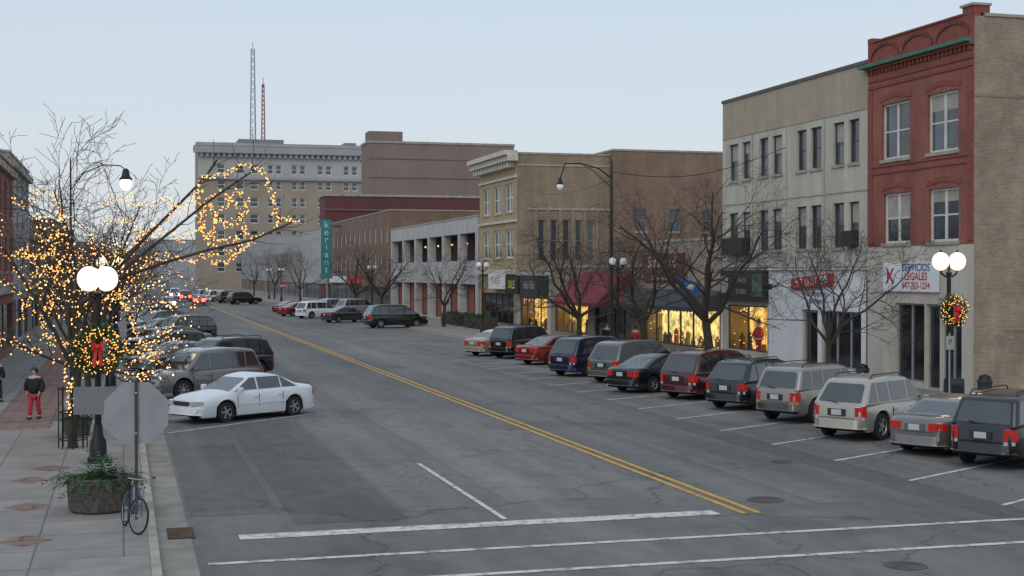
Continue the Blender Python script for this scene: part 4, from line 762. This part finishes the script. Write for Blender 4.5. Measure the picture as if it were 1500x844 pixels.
# ================================================================ people
def skin(name,nodes,edges,M,parent,sub=1):
    me=bpy.data.meshes.new(name); me.from_pydata([n[:3] for n in nodes],edges,[]); o=bpy.data.objects.new(name,me); COL.objects.link(o)
    md=o.modifiers.new('s','SKIN'); o.modifiers.new('b','SUBSURF').levels=sub
    for i,n in enumerate(nodes):
        r=n[3]; me.skin_vertices[0].data[i].radius=(r,n[4] if len(n)>4 else r)
    me.skin_vertices[0].data[0].use_root=True
    m2=bpy.data.meshes.new_from_object(o.evaluated_get(bpy.context.evaluated_depsgraph_get())); bpy.data.objects.remove(o); m2.materials.clear(); m2.materials.append(M); m2.shade_smooth()
    o=bpy.data.objects.new(name,m2); COL.objects.link(o); o.parent=parent; return o
M_skin=MC['skin']
def person(X,Y,rz,label,Mj,Mt,Mh,hat=True,h=1.68,stride=.16,bulk=1.0):
    t=thing('person',label,'person',(X,Y,.13),rz); s=h/1.7; S=stride
    N=[(0,0,.93,.13,.10),(0,0,1.15,.13,.1),(0,0,1.38,.15,.1),(0,0,1.47,.055),(0,-.01,1.52,.06),(0,-.02,1.60,.085,.095),(0,-.015,1.67,.075)]
    E=[(0,1),(1,2),(2,3),(3,4),(4,5),(5,6)]
    for sg_,ph in ((-1,1),(1,-1)):
        b0=len(N); N+=[(sg_*.1,0,.88,.085),(sg_*.1,-S*ph*.5-.03,.48,.058),(sg_*.1,-S*ph+.02,.09,.04),(sg_*.11,-S*ph-.13,.035,.032)]; E+=[(0,b0),(b0,b0+1),(b0+1,b0+2),(b0+2,b0+3)]
        b1=len(N); N+=[(sg_*.19,0,1.4,.06),(sg_*.27,.03*ph,1.13,.042),(sg_*.25,-.1+.08*ph,.93,.03),(sg_*.24,-.14+.09*ph,.85,.028,.018)]; E+=[(2,b1),(b1,b1+1),(b1+1,b1+2),(b1+2,b1+3)]
        hx,hy,hz=N[-1][:3]
        for q in range(4):
            c0=len(N); yy=hy-.03+q*.02; L=.07+(.015 if q in (1,2) else 0); N+=[(hx,yy,hz-.04,.009),(hx-sg_*.01,yy,hz-.04-L*.6,.008),(hx-sg_*.025,yy,hz-.04-L,.007)]; E+=[(b1+3,c0),(c0,c0+1),(c0+1,c0+2)]
        c0=len(N); N+=[(hx-sg_*.01,hy-.045,hz-.01,.01),(hx-sg_*.02,hy-.06,hz-.05,.008)]; E+=[(b1+3,c0),(c0,c0+1)]
    c0=len(N); N+=[(0,-.125,1.6,.014)]; E+=[(5,c0)]
    N=[tuple(v*s for v in n) for n in N]; skin('body',N,E,M_skin,t)
    k=bulk
    J=[(0,.0,.82,.20*k,.17*k),(0,0,1.06,.19*k,.165*k),(0,0,1.28,.17*k,.14*k),(0,0,1.37,.10,.09)]; JE=[(0,1),(1,2),(2,3)]
    for sg_,ph in ((-1,1),(1,-1)): b1=len(J); J+=[(sg_*.21,0,1.31,.09*k),(sg_*(.29+.05*(k-1)),.03*ph,1.10,.085*k),(sg_*.27,-.1+.08*ph,.92,.068*k)]; JE+=[(2,b1),(b1,b1+1),(b1+1,b1+2)]
    skin('jacket',[tuple(v*s for v in n) for n in J],JE,Mj,t)
    T=[(0,0,.86,.16,.13)];TE=[]
    for sg_,ph in ((-1,1),(1,-1)): b1=len(T); T+=[(sg_*.1,0,.78,.11),(sg_*.1,-S*ph*.5-.03,.48,.09),(sg_*.1,-S*ph+.02,.12,.078)]; TE+=[(0,b1),(b1,b1+1),(b1+1,b1+2)]
    skin('trousers',[tuple(v*s for v in n) for n in T],TE,Mt,t)
    for sg_,ph in ((-1,1),(1,-1)): m=MB(); m.box(s*(sg_*.1-.05),s*(sg_*.1+.05),-s*(S*ph+.17),-s*(S*ph-.08),0,.09*s); m.build('shoe',M_blackp,t,bevel=.03)
    m=MB(); 
    if hat: m.lathe((0,-.0,1.63*s),[(.108,-.01),(.112,.03),(.1,.09),(.06,.13),(.002,.145)],14)
    else: m.ball((0,.025,1.65*s),.112,12)
    m.build('hat' if hat else 'hair',Mh,t,smooth=60)
    for e in (-.032,.032): m=MB(); m.ball((e*s,-.098*s,1.615*s),.011,8); m.build('eye',M_blackp,t)
    m=MB(); m.box(-.025*s,.025*s,-.1*s,-.092*s,1.555*s,1.563*s); m.build('mouth',MC['sign_red'],t)
bj=mat('black_coat',(.012,.012,.015),.9); rt=mat('red_trousers',(.4,.03,.05),.8); dj=mat('dark_trousers',(.03,.03,.05),.9); rj=mat('red_coat',(.35,.03,.03),.8); gh=mat('dark_hair',(.04,.03,.025),.9)
x,y=G(50,620); person(x,y,-.35,'person in black puffy coat and red trousers walking on left sidewalk',bj,rt,gh,False,bulk=1.25)
x,y=P(-6,52); person(x,y,2.8,'person in dark coat cut by the left picture edge',bj,dj,gh,False)
X=29.5; person(X,tx(931,X),2.4,'person in red coat outside the bright Christmas shop window',rj,dj,gh,False)
X=29.2; person(X,tx(889,X),.2,'person in dark coat near the maroon awning',bj,dj,gh,False)
# ================================================================ cars
def pc(name,c,met=.35): return mat('paint_'+name,c,.3,met,var=.05,scale=1.5,coat=.9)
M_tail=mat('tail_lens',(.42,.015,.012),.2,coat=.5,emit=(1,.05,.03),es=.06,nosample=True); M_tailon=mat('tail_lens_lit',(.9,.05,.03),.2,emit=(1,.07,.04),es=7,nosample=True); M_head=mat('head_lens',(.45,.47,.5),.12,coat=.5); M_headon=mat('head_lens_lit',(1,1,1),.2,emit=(1,.92,.8),es=25,nosample=True)
M_plate=mat('number_plate',(.48,.5,.55),.5); M_seam=mat('seam',(.01,.01,.01),.8); M_amber=mat('amber',(.6,.25,.03),.3); M_under=mat('underbody',(.012,.012,.012),.9)
K={'sedan':dict(L=4.85,W=1.82,top=[(-2.42,.60),(-2.41,.80),(-2.37,.91),(-2.25,.975),(-2.0,1.005),(-1.5,1.02),(.8,.97),(1.1,.955),(1.9,.85),(2.2,.77),(2.35,.68),(2.42,.5)],belt=.95,roof=1.45,c=(1.2,.28,-.98,-1.95),wb=2.75,r=.325,gc=.2,split=(.05,-.92),wt=.69),
'suv':dict(L=4.75,W=1.86,top=[(-2.37,.6),(-2.36,.94),(-2.32,1.03),(-2.2,1.08),(-1,1.09),(.95,1.06),(1.2,1.05),(2.05,.96),(2.25,.87),(2.34,.75),(2.37,.6)],belt=1.03,roof=1.77,c=(1.2,.45,-1.98,-2.31),wb=2.72,r=.37,gc=.31,split=(.1,-.9,),wt=.76),
'van':dict(L=4.85,W=1.92,top=[(-2.42,.6),(-2.41,.90),(-2.36,.98),(-1,1.0),(1.2,.96),(1.6,.93),(2.1,.81),(2.32,.68),(2.42,.5)],belt=.95,roof=1.77,c=(1.78,.62,-1.90,-2.37),wb=2.9,r=.34,gc=.22,split=(.45,-.8),wt=.72),
'wagon':dict(L=4.7,W=1.85,top=[(-2.35,.6),(-2.34,.90),(-2.29,.98),(-1,1.03),(.95,1.0),(1.2,.985),(1.9,.91),(2.18,.80),(2.31,.66),(2.35,.55)],belt=.97,roof=1.70,c=(1.3,.35,-1.74,-2.28),wb=2.72,r=.37,gc=.26,split=(.15,-.85),wt=.73)}
def lerpt(tab,x):
    if x<=tab[0][0]: return tab[0][1]
    for (a,za),(c,zc) in zip(tab,tab[1:]):
        if x<=c: return za+(zc-za)*(x-a)/(c-a)
    return tab[-1][1]
WH={}
def wheelmesh(r,style):
    if (r,style) in WH: return WH[(r,style)]
    m=MB(); m.lathe((0,0,0),[(r*.62,-.1),(r*.95,-.1),(r,-.075),(r,.075),(r*.95,.1),(r*.62,.1),(r*.6,.0),(r*.62,-.1)],24,axis='y'); a=m.build('wheel',M_rub,smooth=40)
    m=MB()
    for s in (-1,1):
        m.lathe((0,0,0),[(r*.64,s*.095),(r*.6,s*.1),(r*.57,s*.075)],24,1,'y'); m.lathe((0,0,0),[(r*.57,s*.05),(.001,s*.05)],24,0,'y')
        n=5 if style else 8
        for k in range(n):
            an=2*math.pi*k/n; ca,sa=math.cos(an),math.sin(an); w=.035 if style else .025; q=lambda u,v,yy:(u*ca-v*sa,yy,u*sa+v*ca)
            m.hexa([q(.02,-w,s*.05),q(r*.6,-w*.8,s*.05),q(r*.6,w*.8,s*.05),q(.02,w,s*.05),q(.02,-w,s*.09),q(r*.6,-w*.8,s*.085),q(r*.6,w*.8,s*.085),q(.02,w,s*.09)],1)
        m.lathe((0,0,0),[(.06,s*.05),(.06,s*.095),(.001,s*.1)],12,1,'y')
    c=m.build('rim',[M_seam,M_alu],smooth=35); ma,mc=a.data,c.data; bpy.data.objects.remove(a); bpy.data.objects.remove(c); WH[(r,style)]=(ma,mc); return WH[(r,style)]
def car(kind,paint,X,Y,phi,label,group=None,cat=None,sc_=1.05,bump=None,tail=None,head=None,rails=False,mould=True,plates=True,z=0,two=None,spare=False,tall=1.0,hi=False):
    k=K[kind]; L,W_,rW,gc=k['L'],k['W'],k['r'],k['gc']; hw=W_/2; wb=k['wb']; off=-.05
    nm={'sedan':'sedan','suv':'sport_utility_vehicle','van':'minivan','wagon':'station_wagon'}[kind]
    t=thing('parked_'+nm if group and 'parked' in group else nm,label,cat or {'sedan':'car','suv':'SUV','van':'minivan','wagon':'SUV'}[kind],(X,Y,z),rad(90-phi),group); t.scale=(sc_,sc_,sc_*tall)
    RA=rW+.065; ax=[wb/2+off,-wb/2+off]; xs=set()
    n=44
    PT=lambda tt:(1-.11*tt**4-.15*max(0,(tt-.88)/.12)**2)
    for i in range(n+1): xs.add(round(-L/2+L*i/n,4))
    for a in ax:
        for q in range(13): xs.add(round(a+RA*math.cos(math.pi*q/12),4))
        xs.add(round(a-RA-.004,4)); xs.add(round(a+RA+.004,4))
    for (a,_) in k['top']: xs.add(round(max(-L/2,min(L/2,a)),4))
    for q in (.03,.07,.12): xs.add(round(L/2-q,4)); xs.add(round(-L/2+q,4))
    xs=sorted(xs); secs=[]
    for x in xs:
        tt=abs(x)/(L/2); w=hw*PT(tt); zt=lerpt(k['top'],x); zb=gc+(.08 if tt>.93 else 0)
        for a in ax:
            if abs(x-a)<RA: zb=max(zb,rW+math.sqrt(max(0,RA*RA-(x-a)**2)))
        z4=zt-.18; z3=min(max(.55,zb+.03),z4-.01); z2=min(zb+.05,z3-.005)
        if zb>z2-.004: zb=z2-.004
        half=[(0,zb),(w*.86,zb),(w*.955,zb),(w*.98,z2),(w,z3),(w*.985,z4),(w*.955,zt-.09),(w*.90,zt-.035),(w*.81,zt-.004),(w*.45,zt+.02),(0,zt+.03)]
        secs.append([(x,y,zz) for y,zz in half]+[(x,-y,zz) for y,zz in half[-2:0:-1]])
    m=MB(); N_=len(secs[0])
    for s_ in secs: m.v+=[V(p) for p in s_]
    for i in range(len(secs)-1):
        for j in range(N_):
            a=i*N_+j;c=i*N_+(j+1)%N_; m.f.append([a,c,c+N_,a+N_]); jj=min(j,N_-1-j); m.m.append(1 if jj<2 else (2 if (jj in(2,3) and two) else 0))
    m.f.append(list(range(N_))); m.m.append(0); m.f.append([(len(secs)-1)*N_+j for j in range(N_)][::-1]); m.m.append(0)
    body=m.build('body',[paint,M_under,two or paint],t,smooth=38)
    me=body.data; bm=bmesh.new(); bm.from_mesh(me); bmesh.ops.recalc_face_normals(bm,faces=bm.faces); bm.to_mesh(me); bm.free()
    x0,x1,x2,x3=k['c']; zb,zr=k['belt']-.04,k['roof']; wB,wT=hw*.925,hw*k['wt']
    yy=lambda z:wB+(wT-wB)*(z-zb)/(zr-zb)
    prof=[(x3,zb),(x2,zr-.09),(x2+.4,zr-.01),((x1+x2)/2,zr+.025),(x1-.4,zr),(x1,zr-.07),(x0,zb)]
    m=MB(); n_=len(prof)
    for s in (-1,1): m.v+=[V((x,s*yy(z),z)) for x,z in prof]
    for i in range(n_): j=(i+1)%n_; m.f.append([i,j,j+n_,i+n_]); m.m.append(0)
    m.f.append(list(range(n_))[::-1]); m.m.append(0); m.f.append([n_+i for i in range(n_)]); m.m.append(0)
    rf=m.build('roof',paint,t,bevel=.10,seg=4); me=rf.data; bm=bmesh.new(); bm.from_mesh(me); bmesh.ops.recalc_face_normals(bm,faces=bm.faces); bm.to_mesh(me); bm.free()
    def quad(A_,B_,C_,D_,s0,s1,t0,t1,name,nofs=.007):
        f=lambda s,tt:(A_.lerp(B_,s)).lerp(D_.lerp(C_,s),tt); nn=(B_-A_).cross(D_-A_).normalized()*nofs; m=MB(); sb=(s1-s0)*.045; tb_=(t1-t0)*.12
        pts=[f(s0+sb*.5,t0),f(s1-sb*.5,t0),f(s1,t0+tb_*.5),f(s1,t1-tb_),f(s1-sb,t1),f(s0+sb,t1),f(s0,t1-tb_),f(s0,t0+tb_*.5)]; m.face([p+nn for p in pts]); return m.build(name,M_cargl,t)
    zq=zr-.07; quad(V((x0,-wB,zb)),V((x0,wB,zb)),V((x1,yy(zq),zq)),V((x1,-yy(zq),zq)),.07,.93,.1,.9,'windshield')
    zq=zr-.09; quad(V((x3,wB,zb)),V((x3,-wB,zb)),V((x2,-yy(zq),zq)),V((x2,yy(zq),zq)),.095,.905,.16 if kind!='sedan' else .14,.87,'rear_window')
    tb,tt_=.14,.82
    sp=[9]+list(k['split'])+([] if kind=='sedan' else [-1.5])+[-9]
    for side in (-1,1):
        for i in range(len(sp)-1):
            xa=lambda tt:min(sp[i]-(.035 if i else 0),x0+(x1-x0)*tt-.15); xb=lambda tt:max(sp[i+1]+.035,x3+(x2-x3)*tt+(.15 if kind!='sedan' else .26))
            def pt(x,tt): z=zb+(zr-zb)*tt; return V((x,side*(yy(z)+.006),z))
            if xa(.5)-xb(.5)<.1: continue
            q=[pt(xb(tb),tb),pt(xa(tb),tb),pt(xa(tt_),tt_),pt(xb(tt_),tt_)]
            if q[2].x<q[3].x: q=[q[0],q[1],(q[2]+q[3])/2]
            m=MB(); m.face(q if side<0 else q[::-1]); m.build('side_window',M_cargl,t)
    bp=bump or paint
    for e,nmz in ((-1,'rear_bumper'),(1,'front_bumper')):
        m=MB(); xe=e*L/2; w0,w1=hw*PT(.93)*1.005,hw*PT(1.0)*.99; h0,h1=gc+.09,gc+.33
        lo=[(xe-e*.17,-w0,h0),(xe-e*.02,-w1,h0),(xe+e*.05,-w1*.8,h0),(xe+e*.08,0,h0),(xe+e*.05,w1*.8,h0),(xe-e*.02,w1,h0),(xe-e*.17,w0,h0)]
        n_=len(lo); m.v+=[V(p) for p in lo]+[V((p[0],p[1],h1)) for p in lo]
        for i in range(n_): j=(i+1)%n_; m.f.append([i,j,j+n_,i+n_]); m.m.append(0)
        m.f.append(list(range(n_))); m.m.append(0); m.f.append([n_+i for i in range(n_)]); m.m.append(0)
        bo=m.build(nmz,bp,t,bevel=.035,seg=3); me=bo.data; bm=bmesh.new(); bm.from_mesh(me); bmesh.ops.recalc_face_normals(bm,faces=bm.faces); bm.to_mesh(me); bm.free()
    for s in (-1,1):
        za,zc={'sedan':(.66,.86),'suv':(.70,.98),'van':(.66,.94),'wagon':(.68,.93)}[kind]
        def lens(nm_,M,xe,e,yi,za,zc,dx=.2):
            w1=hw*PT(1.0)*1.003; wm=hw*PT(.97)*1.006; w0=hw*PT(1-dx/(L/2))*1.008; m=MB(); yi=s*yi
            lo=[(xe+e*.014,yi),(xe+e*.014,s*(w1-.03)),(xe-e*.03,s*w1),(xe-e*.07,s*wm),(xe-e*dx,s*w0),(xe-e*dx,s*(w0-.08)),(xe-e*.08,yi)]
            n_=len(lo); m.v+=[V((p[0],p[1],za)) for p in lo]+[V((p[0],p[1],zc)) for p in lo]
            for i in range(n_): j=(i+1)%n_; m.f.append([i,j,j+n_,i+n_]); m.m.append(0)
            m.f.append(list(range(n_))); m.m.append(0); m.f.append([n_+i for i in range(n_)]); m.m.append(0); o=m.build(nm_,M,t); me=o.data; bm=bmesh.new(); bm.from_mesh(me); bmesh.ops.recalc_face_normals(bm,faces=bm.faces); bm.to_mesh(me); bm.free()
        big=.14 if tail else 0
        lens('tail_light',tail or M_tail,-L/2,-1,hw*((.44 if kind=='sedan' else .62)-(.2 if tail else 0)),za-big,zc+big*.5,.18)
        if kind!='sedan': lens('reverse_light',M_amber if hi else M_head,-L/2,-1,hw*.625,za-.09-big,za-.005-big,.12)
        za={'sedan':.58,'suv':.72,'van':.6,'wagon':.66}[kind]; lens('headlight',head or M_head,L/2,1,hw*.5,za,za+.13+(.12 if head else 0),.24)
        m=MB(); xm=x0-.36; m.box(xm-.06,xm+.08,*sorted((s*(hw*.95),s*(hw*.95+.2))),k['belt']-.02,k['belt']+.14); m.build('mirror',paint,t,bevel=.03)
        if mould:
            m=MB(); m.box(-wb/2+off+RA+.03,wb/2+off-RA-.03,*sorted((s*hw*.98,s*(hw+.012))),.52,.58); m.build('side_moulding',M_blackp if bump else paint,t)
        for xq in (x0-.3,)+k['split'][:1]+(k['split'][1],): m=MB(); m.box(xq-.006,xq+.006,*sorted((s*hw*.97,s*(hw+.003))),.45,lerpt(k['top'],xq)-.16); m.build('door_seam',M_seam,t)
        for xq in (k['split'][0]+.14,k['split'][1]+.14): m=MB(); m.box(xq-.08,xq+.06,*sorted((s*hw*.97,s*(hw+.018))),lerpt(k['top'],xq)-.24,lerpt(k['top'],xq)-.205); m.build('door_handle',M_blackp if bump else paint,t)
        if rails: m=MB(); m.tube([(x1-.15,s*wT*.82,zr-.05),(x1-.3,s*wT*.82,zr+.06),(x2+.35,s*wT*.82,zr+.06),(x2+.2,s*wT*.82,zr-.06)],.018,6); m.build('roof_rail',M_blackp,t)
        for a in ax:
            ma,mc=wheelmesh(rW,kind in('sedan','wagon')); w=bpy.data.objects.new('wheel',ma); COL.objects.link(w); w.parent=t; w.location=(a,s*(hw-.125),rW); c=bpy.data.objects.new('rim',mc); COL.objects.link(c); c.parent=w
    m=MB(); m.box(L/2-.05,L/2+.014,-hw*.42,hw*.42,.56 if kind=='sedan' else .68,.69 if kind=='sedan' else .84)
    m.build('grille',M_blackp,t,bevel=.01)
    zp={'sedan':.74,'suv':.82,'van':.78,'wagon':.78}[kind]
    m=MB(); m.box(-L/2-.022,-L/2+.01,-.28,.28,zp-.1,zp+.09); m.build('plate_recess',M_blackp if kind!='sedan' else paint,t); m=MB(); m.box(-L/2-.03,-L/2-.024,-.155,.155,zp-.075,zp+.075); m.build('number_plate',M_plate,t)
    if kind!='sedan':
        m=MB(); m.box(-L/2-.006,-L/2+.03,-hw*.74,hw*.74,gc+.36,gc+.37); m.build('tailgate_seam',M_seam,t)
        m=MB(); m.tube([(x3-.03,.0,k['belt']+.05),(x3+.02,.35,k['belt']+.1)],.012,4); m.build('rear_wiper',M_seam,t)
    else:
        m=MB(); m.box(-L/2-.004,-L/2+.03,-hw*.7,hw*.7,.625,.635); m.build('boot_seam',M_seam,t)
    return t
blk=pc('black',(.008,.009,.011)); gry=pc('warm_grey',(.17,.16,.155),.4); gold=pc('champagne',(.38,.355,.30),.4); tanp=pc('beige_grey',(.26,.235,.205),.4); maroon=pc('maroon',(.075,.01,.013)); dgreen=pc('dark_green',(.009,.015,.015)); sage=pc('sage',(.125,.132,.12),.4); blue=pc('navy',(.009,.018,.055)); redp=pc('red',(.22,.016,.018)); whitep=pc('white',(.66,.68,.70),0); silver=pc('silver',(.33,.345,.36),.5); dgrey=pc('dark_grey',(.04,.045,.048),.4); bgrey=pc('blue_grey',(.055,.085,.125),.4); beige=pc('beige',(.34,.29,.23),.3)
GR='cars parked at an angle along the right kerb'
def fromrear(px,py,kind,sc_=1.05,phi=61):
    x,y=G(px,py); L=K[kind]['L']*sc_; return x+math.sin(rad(phi))*L/2,y+math.cos(rad(phi))*L/2
RR=[(1437,688,'suv',blk,'black SUV at right frame edge with square rear',dict(rails=True)),
(1340,668,'sedan',gry,'warm grey sedan with red tail lamps between black and champagne SUVs',{}),
(1226,646,'wagon',gold,'champagne SUV with tinted windows left of the grey sedan',dict(rails=True,tall=1.03)),
(1135,620,'suv',tanp,'beige grey SUV with roof rails left of champagne one',dict(rails=True,bump=dgrey,hi=True)),
(1060,602,'wagon',blk,'black SUV parked between beige grey SUV and maroon minivan',dict(rails=True)),
(990,586,'van',maroon,'maroon minivan with dark rear window',{}),
(908,576,'sedan',dgreen,'dark green sedan left of the maroon minivan',{}),
(880,562,'van',sage,'greyish sage minivan behind dark green sedan',dict(hi=True)),
(820,552,'van',blue,'navy blue minivan in the right parking row',{}),
(768,535,'sedan',redp,'bright red sedan between the navy minivan and black SUV',{}),
(730,526,'suv',blk,'black SUV parked third from far end of main right row',dict(rails=True)),
(692,522,'sedan',beige,'small beige sedan at far end of main right row',{})]
for i,(px,py,kd,p_,lab,kw) in enumerate(RR):
    ph=61+(0,1.5,-1,2,-2,0,2,-1,1,2,-3,0)[i]; x,y=fromrear(px,py,kd,1.07,ph); car(kd,p_,x,y,ph,lab,GR,sc_=1.07,**kw)
FR=[(579,480,'van',dgreen,'dark green minivan seen side-on beyond the gap',80,1.2),(508,472,'sedan',dgrey,'dark grey sedan left of green minivan',66,1.1),(466,466,'van',whitep,'white minivan beyond the dark sedan',60,1.08),(523,460,'van',silver,'silver minivan partly hidden behind dark sedan',66,1.08),(494,459,'van',silver,'second silver minivan left of silver one',66,1.05),(438,463,'sedan',redp,'far red sedan left of the white minivan',60,1.1),(428,459,'sedan',maroon,'far maroon sedan at end of angled row',60,1.05)]
for (px,py,kd,p_,lab,phi,s_) in FR:
    x,y=G(px,py); car(kd,p_,x,y,phi,lab,GR,sc_=s_)
for (px,py,kd,p_,lab,phi) in ((358,446,'suv',blk,'far black SUV parked side-on below the hotel',70),(340,444,'suv',dgrey,'far dark grey SUV beside the far black one',70),(320,442,'van',whitep,'far white van at end of the right row',60),(305,440,'van',silver,'farthest silver van on the right row',60)):
    x,y=G(px,py); car(kd,p_,x,y,phi,lab,GR,sc_=1.15)
GL='cars parked at an angle along the left kerb'
LL=[(4.0,48.6,'sedan',whitep,'white sedan parked nose in at left kerb, nearest',{},1.06),(2.95,57.2,'suv',gry,'warm grey SUV with dark windows behind the white sedan',{},1.1),(4.3,65.8,'suv',blk,'black SUV behind the grey SUV on the left',dict(rails=True),1.12),(2.6,72.5,'sedan',silver,'silver sedan half hidden beyond the left SUVs',{},1.06),(2.6,81,'wagon',dgrey,'dark grey wagon in the left row before blue sedan',{},1.0),(2.9,90.3,'sedan',bgrey,'blue grey sedan in the middle of the left row',{},1.12),(3.9,101,'suv',dgreen,'dark green SUV sticking out beyond the blue grey sedan',{},1.12),(2.8,109,'sedan',dgrey,'dark grey far sedan in the left row',{},1.06),(2.8,118,'suv',blk,'black far SUV in the left row',{},1.06),(2.8,127,'sedan',maroon,'maroon far sedan in left row',{},1.06),(2.8,137,'van',dgrey,'dark far minivan in left row',{},1.06),(2.8,149,'suv',bgrey,'blue grey farthest SUV in left row',{},1.06)]
for (x,y,kd,p_,lab,kw,s_) in LL: car(kd,p_,x,y,180+57,lab,GL,sc_=s_,**kw)
for (px,py,kd,p_,lab,phi,kw) in ((291,447,'sedan',redp,'red car with glowing tail lamps driving away',0,dict(tail=M_tailon)),(271,442,'suv',maroon,'second car with glowing tail lamps ahead of red one',0,dict(tail=M_tailon)),(246,452,'sedan',silver,'oncoming silver car with bright headlights',180,dict(head=M_headon)),(256,437,'van',whitep,'far oncoming white van with headlights on',180,dict(head=M_headon))):
    x,y=G(px,py); car(kd,p_,x,y,phi,lab,'cars driving on the street',sc_=1.15,**kw)
# ================================================================ camera, world, sun
cam=bpy.data.cameras.new('Camera'); co=bpy.data.objects.new('Camera',cam); COL.objects.link(co); co.location=(0,0,H); co.rotation_euler=(rad(90)-math.atan(22/F),0,-TH); cam.sensor_width=36; cam.lens=36*F/1500; cam.clip_end=6000; cam.clip_start=.1; sc.camera=co
w=bpy.data.worlds.new('World'); sc.world=w; w.use_nodes=True; nt=w.node_tree; N=nt.nodes.new; L_=nt.links.new; bg=nt.nodes['Background']
sky=N('ShaderNodeTexSky'); sky.sky_type='NISHITA'; sky.sun_disc=False; sky.sun_elevation=rad(35); sky.sun_rotation=rad(215); sky.dust_density=3
tc=N('ShaderNodeTexCoord'); sp=N('ShaderNodeSeparateXYZ'); L_(tc.outputs['Generated'],sp.inputs[0])
cr=N('ShaderNodeValToRGB'); e=cr.color_ramp.elements; e[0].position=0; e[0].color=(.69,.72,.74,1); e[1].position=.28; e[1].color=(.54,.66,.78,1); el=e.new(.09); el.color=(.64,.71,.77,1)
mp=N('ShaderNodeMapping'); mp.inputs['Scale'].default_value=(2,2,9); L_(tc.outputs['Generated'],mp.inputs[0]); nz=N('ShaderNodeTexNoise'); nz.inputs['Scale'].default_value=1.3; nz.inputs['Detail'].default_value=5; L_(mp.outputs[0],nz.inputs[0])
ma=N('ShaderNodeMath'); ma.operation='MULTIPLY_ADD'; ma.inputs[1].default_value=.12; L_(nz.outputs['Fac'],ma.inputs[0]); ad=N('ShaderNodeMath'); ad.operation='ADD'; L_(sp.outputs[2],ma.inputs[2]); L_(ma.outputs[0],ad.inputs[0]); ad.inputs[1].default_value=-.06; L_(ad.outputs[0],cr.inputs[0])
s1=N('ShaderNodeVectorMath'); s1.operation='SCALE'; s1.inputs['Scale'].default_value=.012; L_(sky.outputs[0],s1.inputs[0]); s2=N('ShaderNodeVectorMath'); s2.operation='SCALE'; s2.inputs['Scale'].default_value=.97; L_(cr.outputs[0],s2.inputs[0]); s3=N('ShaderNodeVectorMath'); s3.operation='ADD'; L_(s1.outputs[0],s3.inputs[0]); L_(s2.outputs[0],s3.inputs[1]); L_(s3.outputs[0],bg.inputs[0]); bg.inputs[1].default_value=1.0
sl=bpy.data.lights.new('Sun','SUN'); sl.energy=.8; sl.angle=rad(50); sl.color=(1,.93,.86); so_=bpy.data.objects.new('Sun',sl); COL.objects.link(so_); d=V((.55,.75,-.75)); so_.rotation_euler=d.to_track_quat('-Z','Y').to_euler()
sc.view_settings.view_transform='Standard'; sc.view_settings.look='None'; sc.view_settings.exposure=0
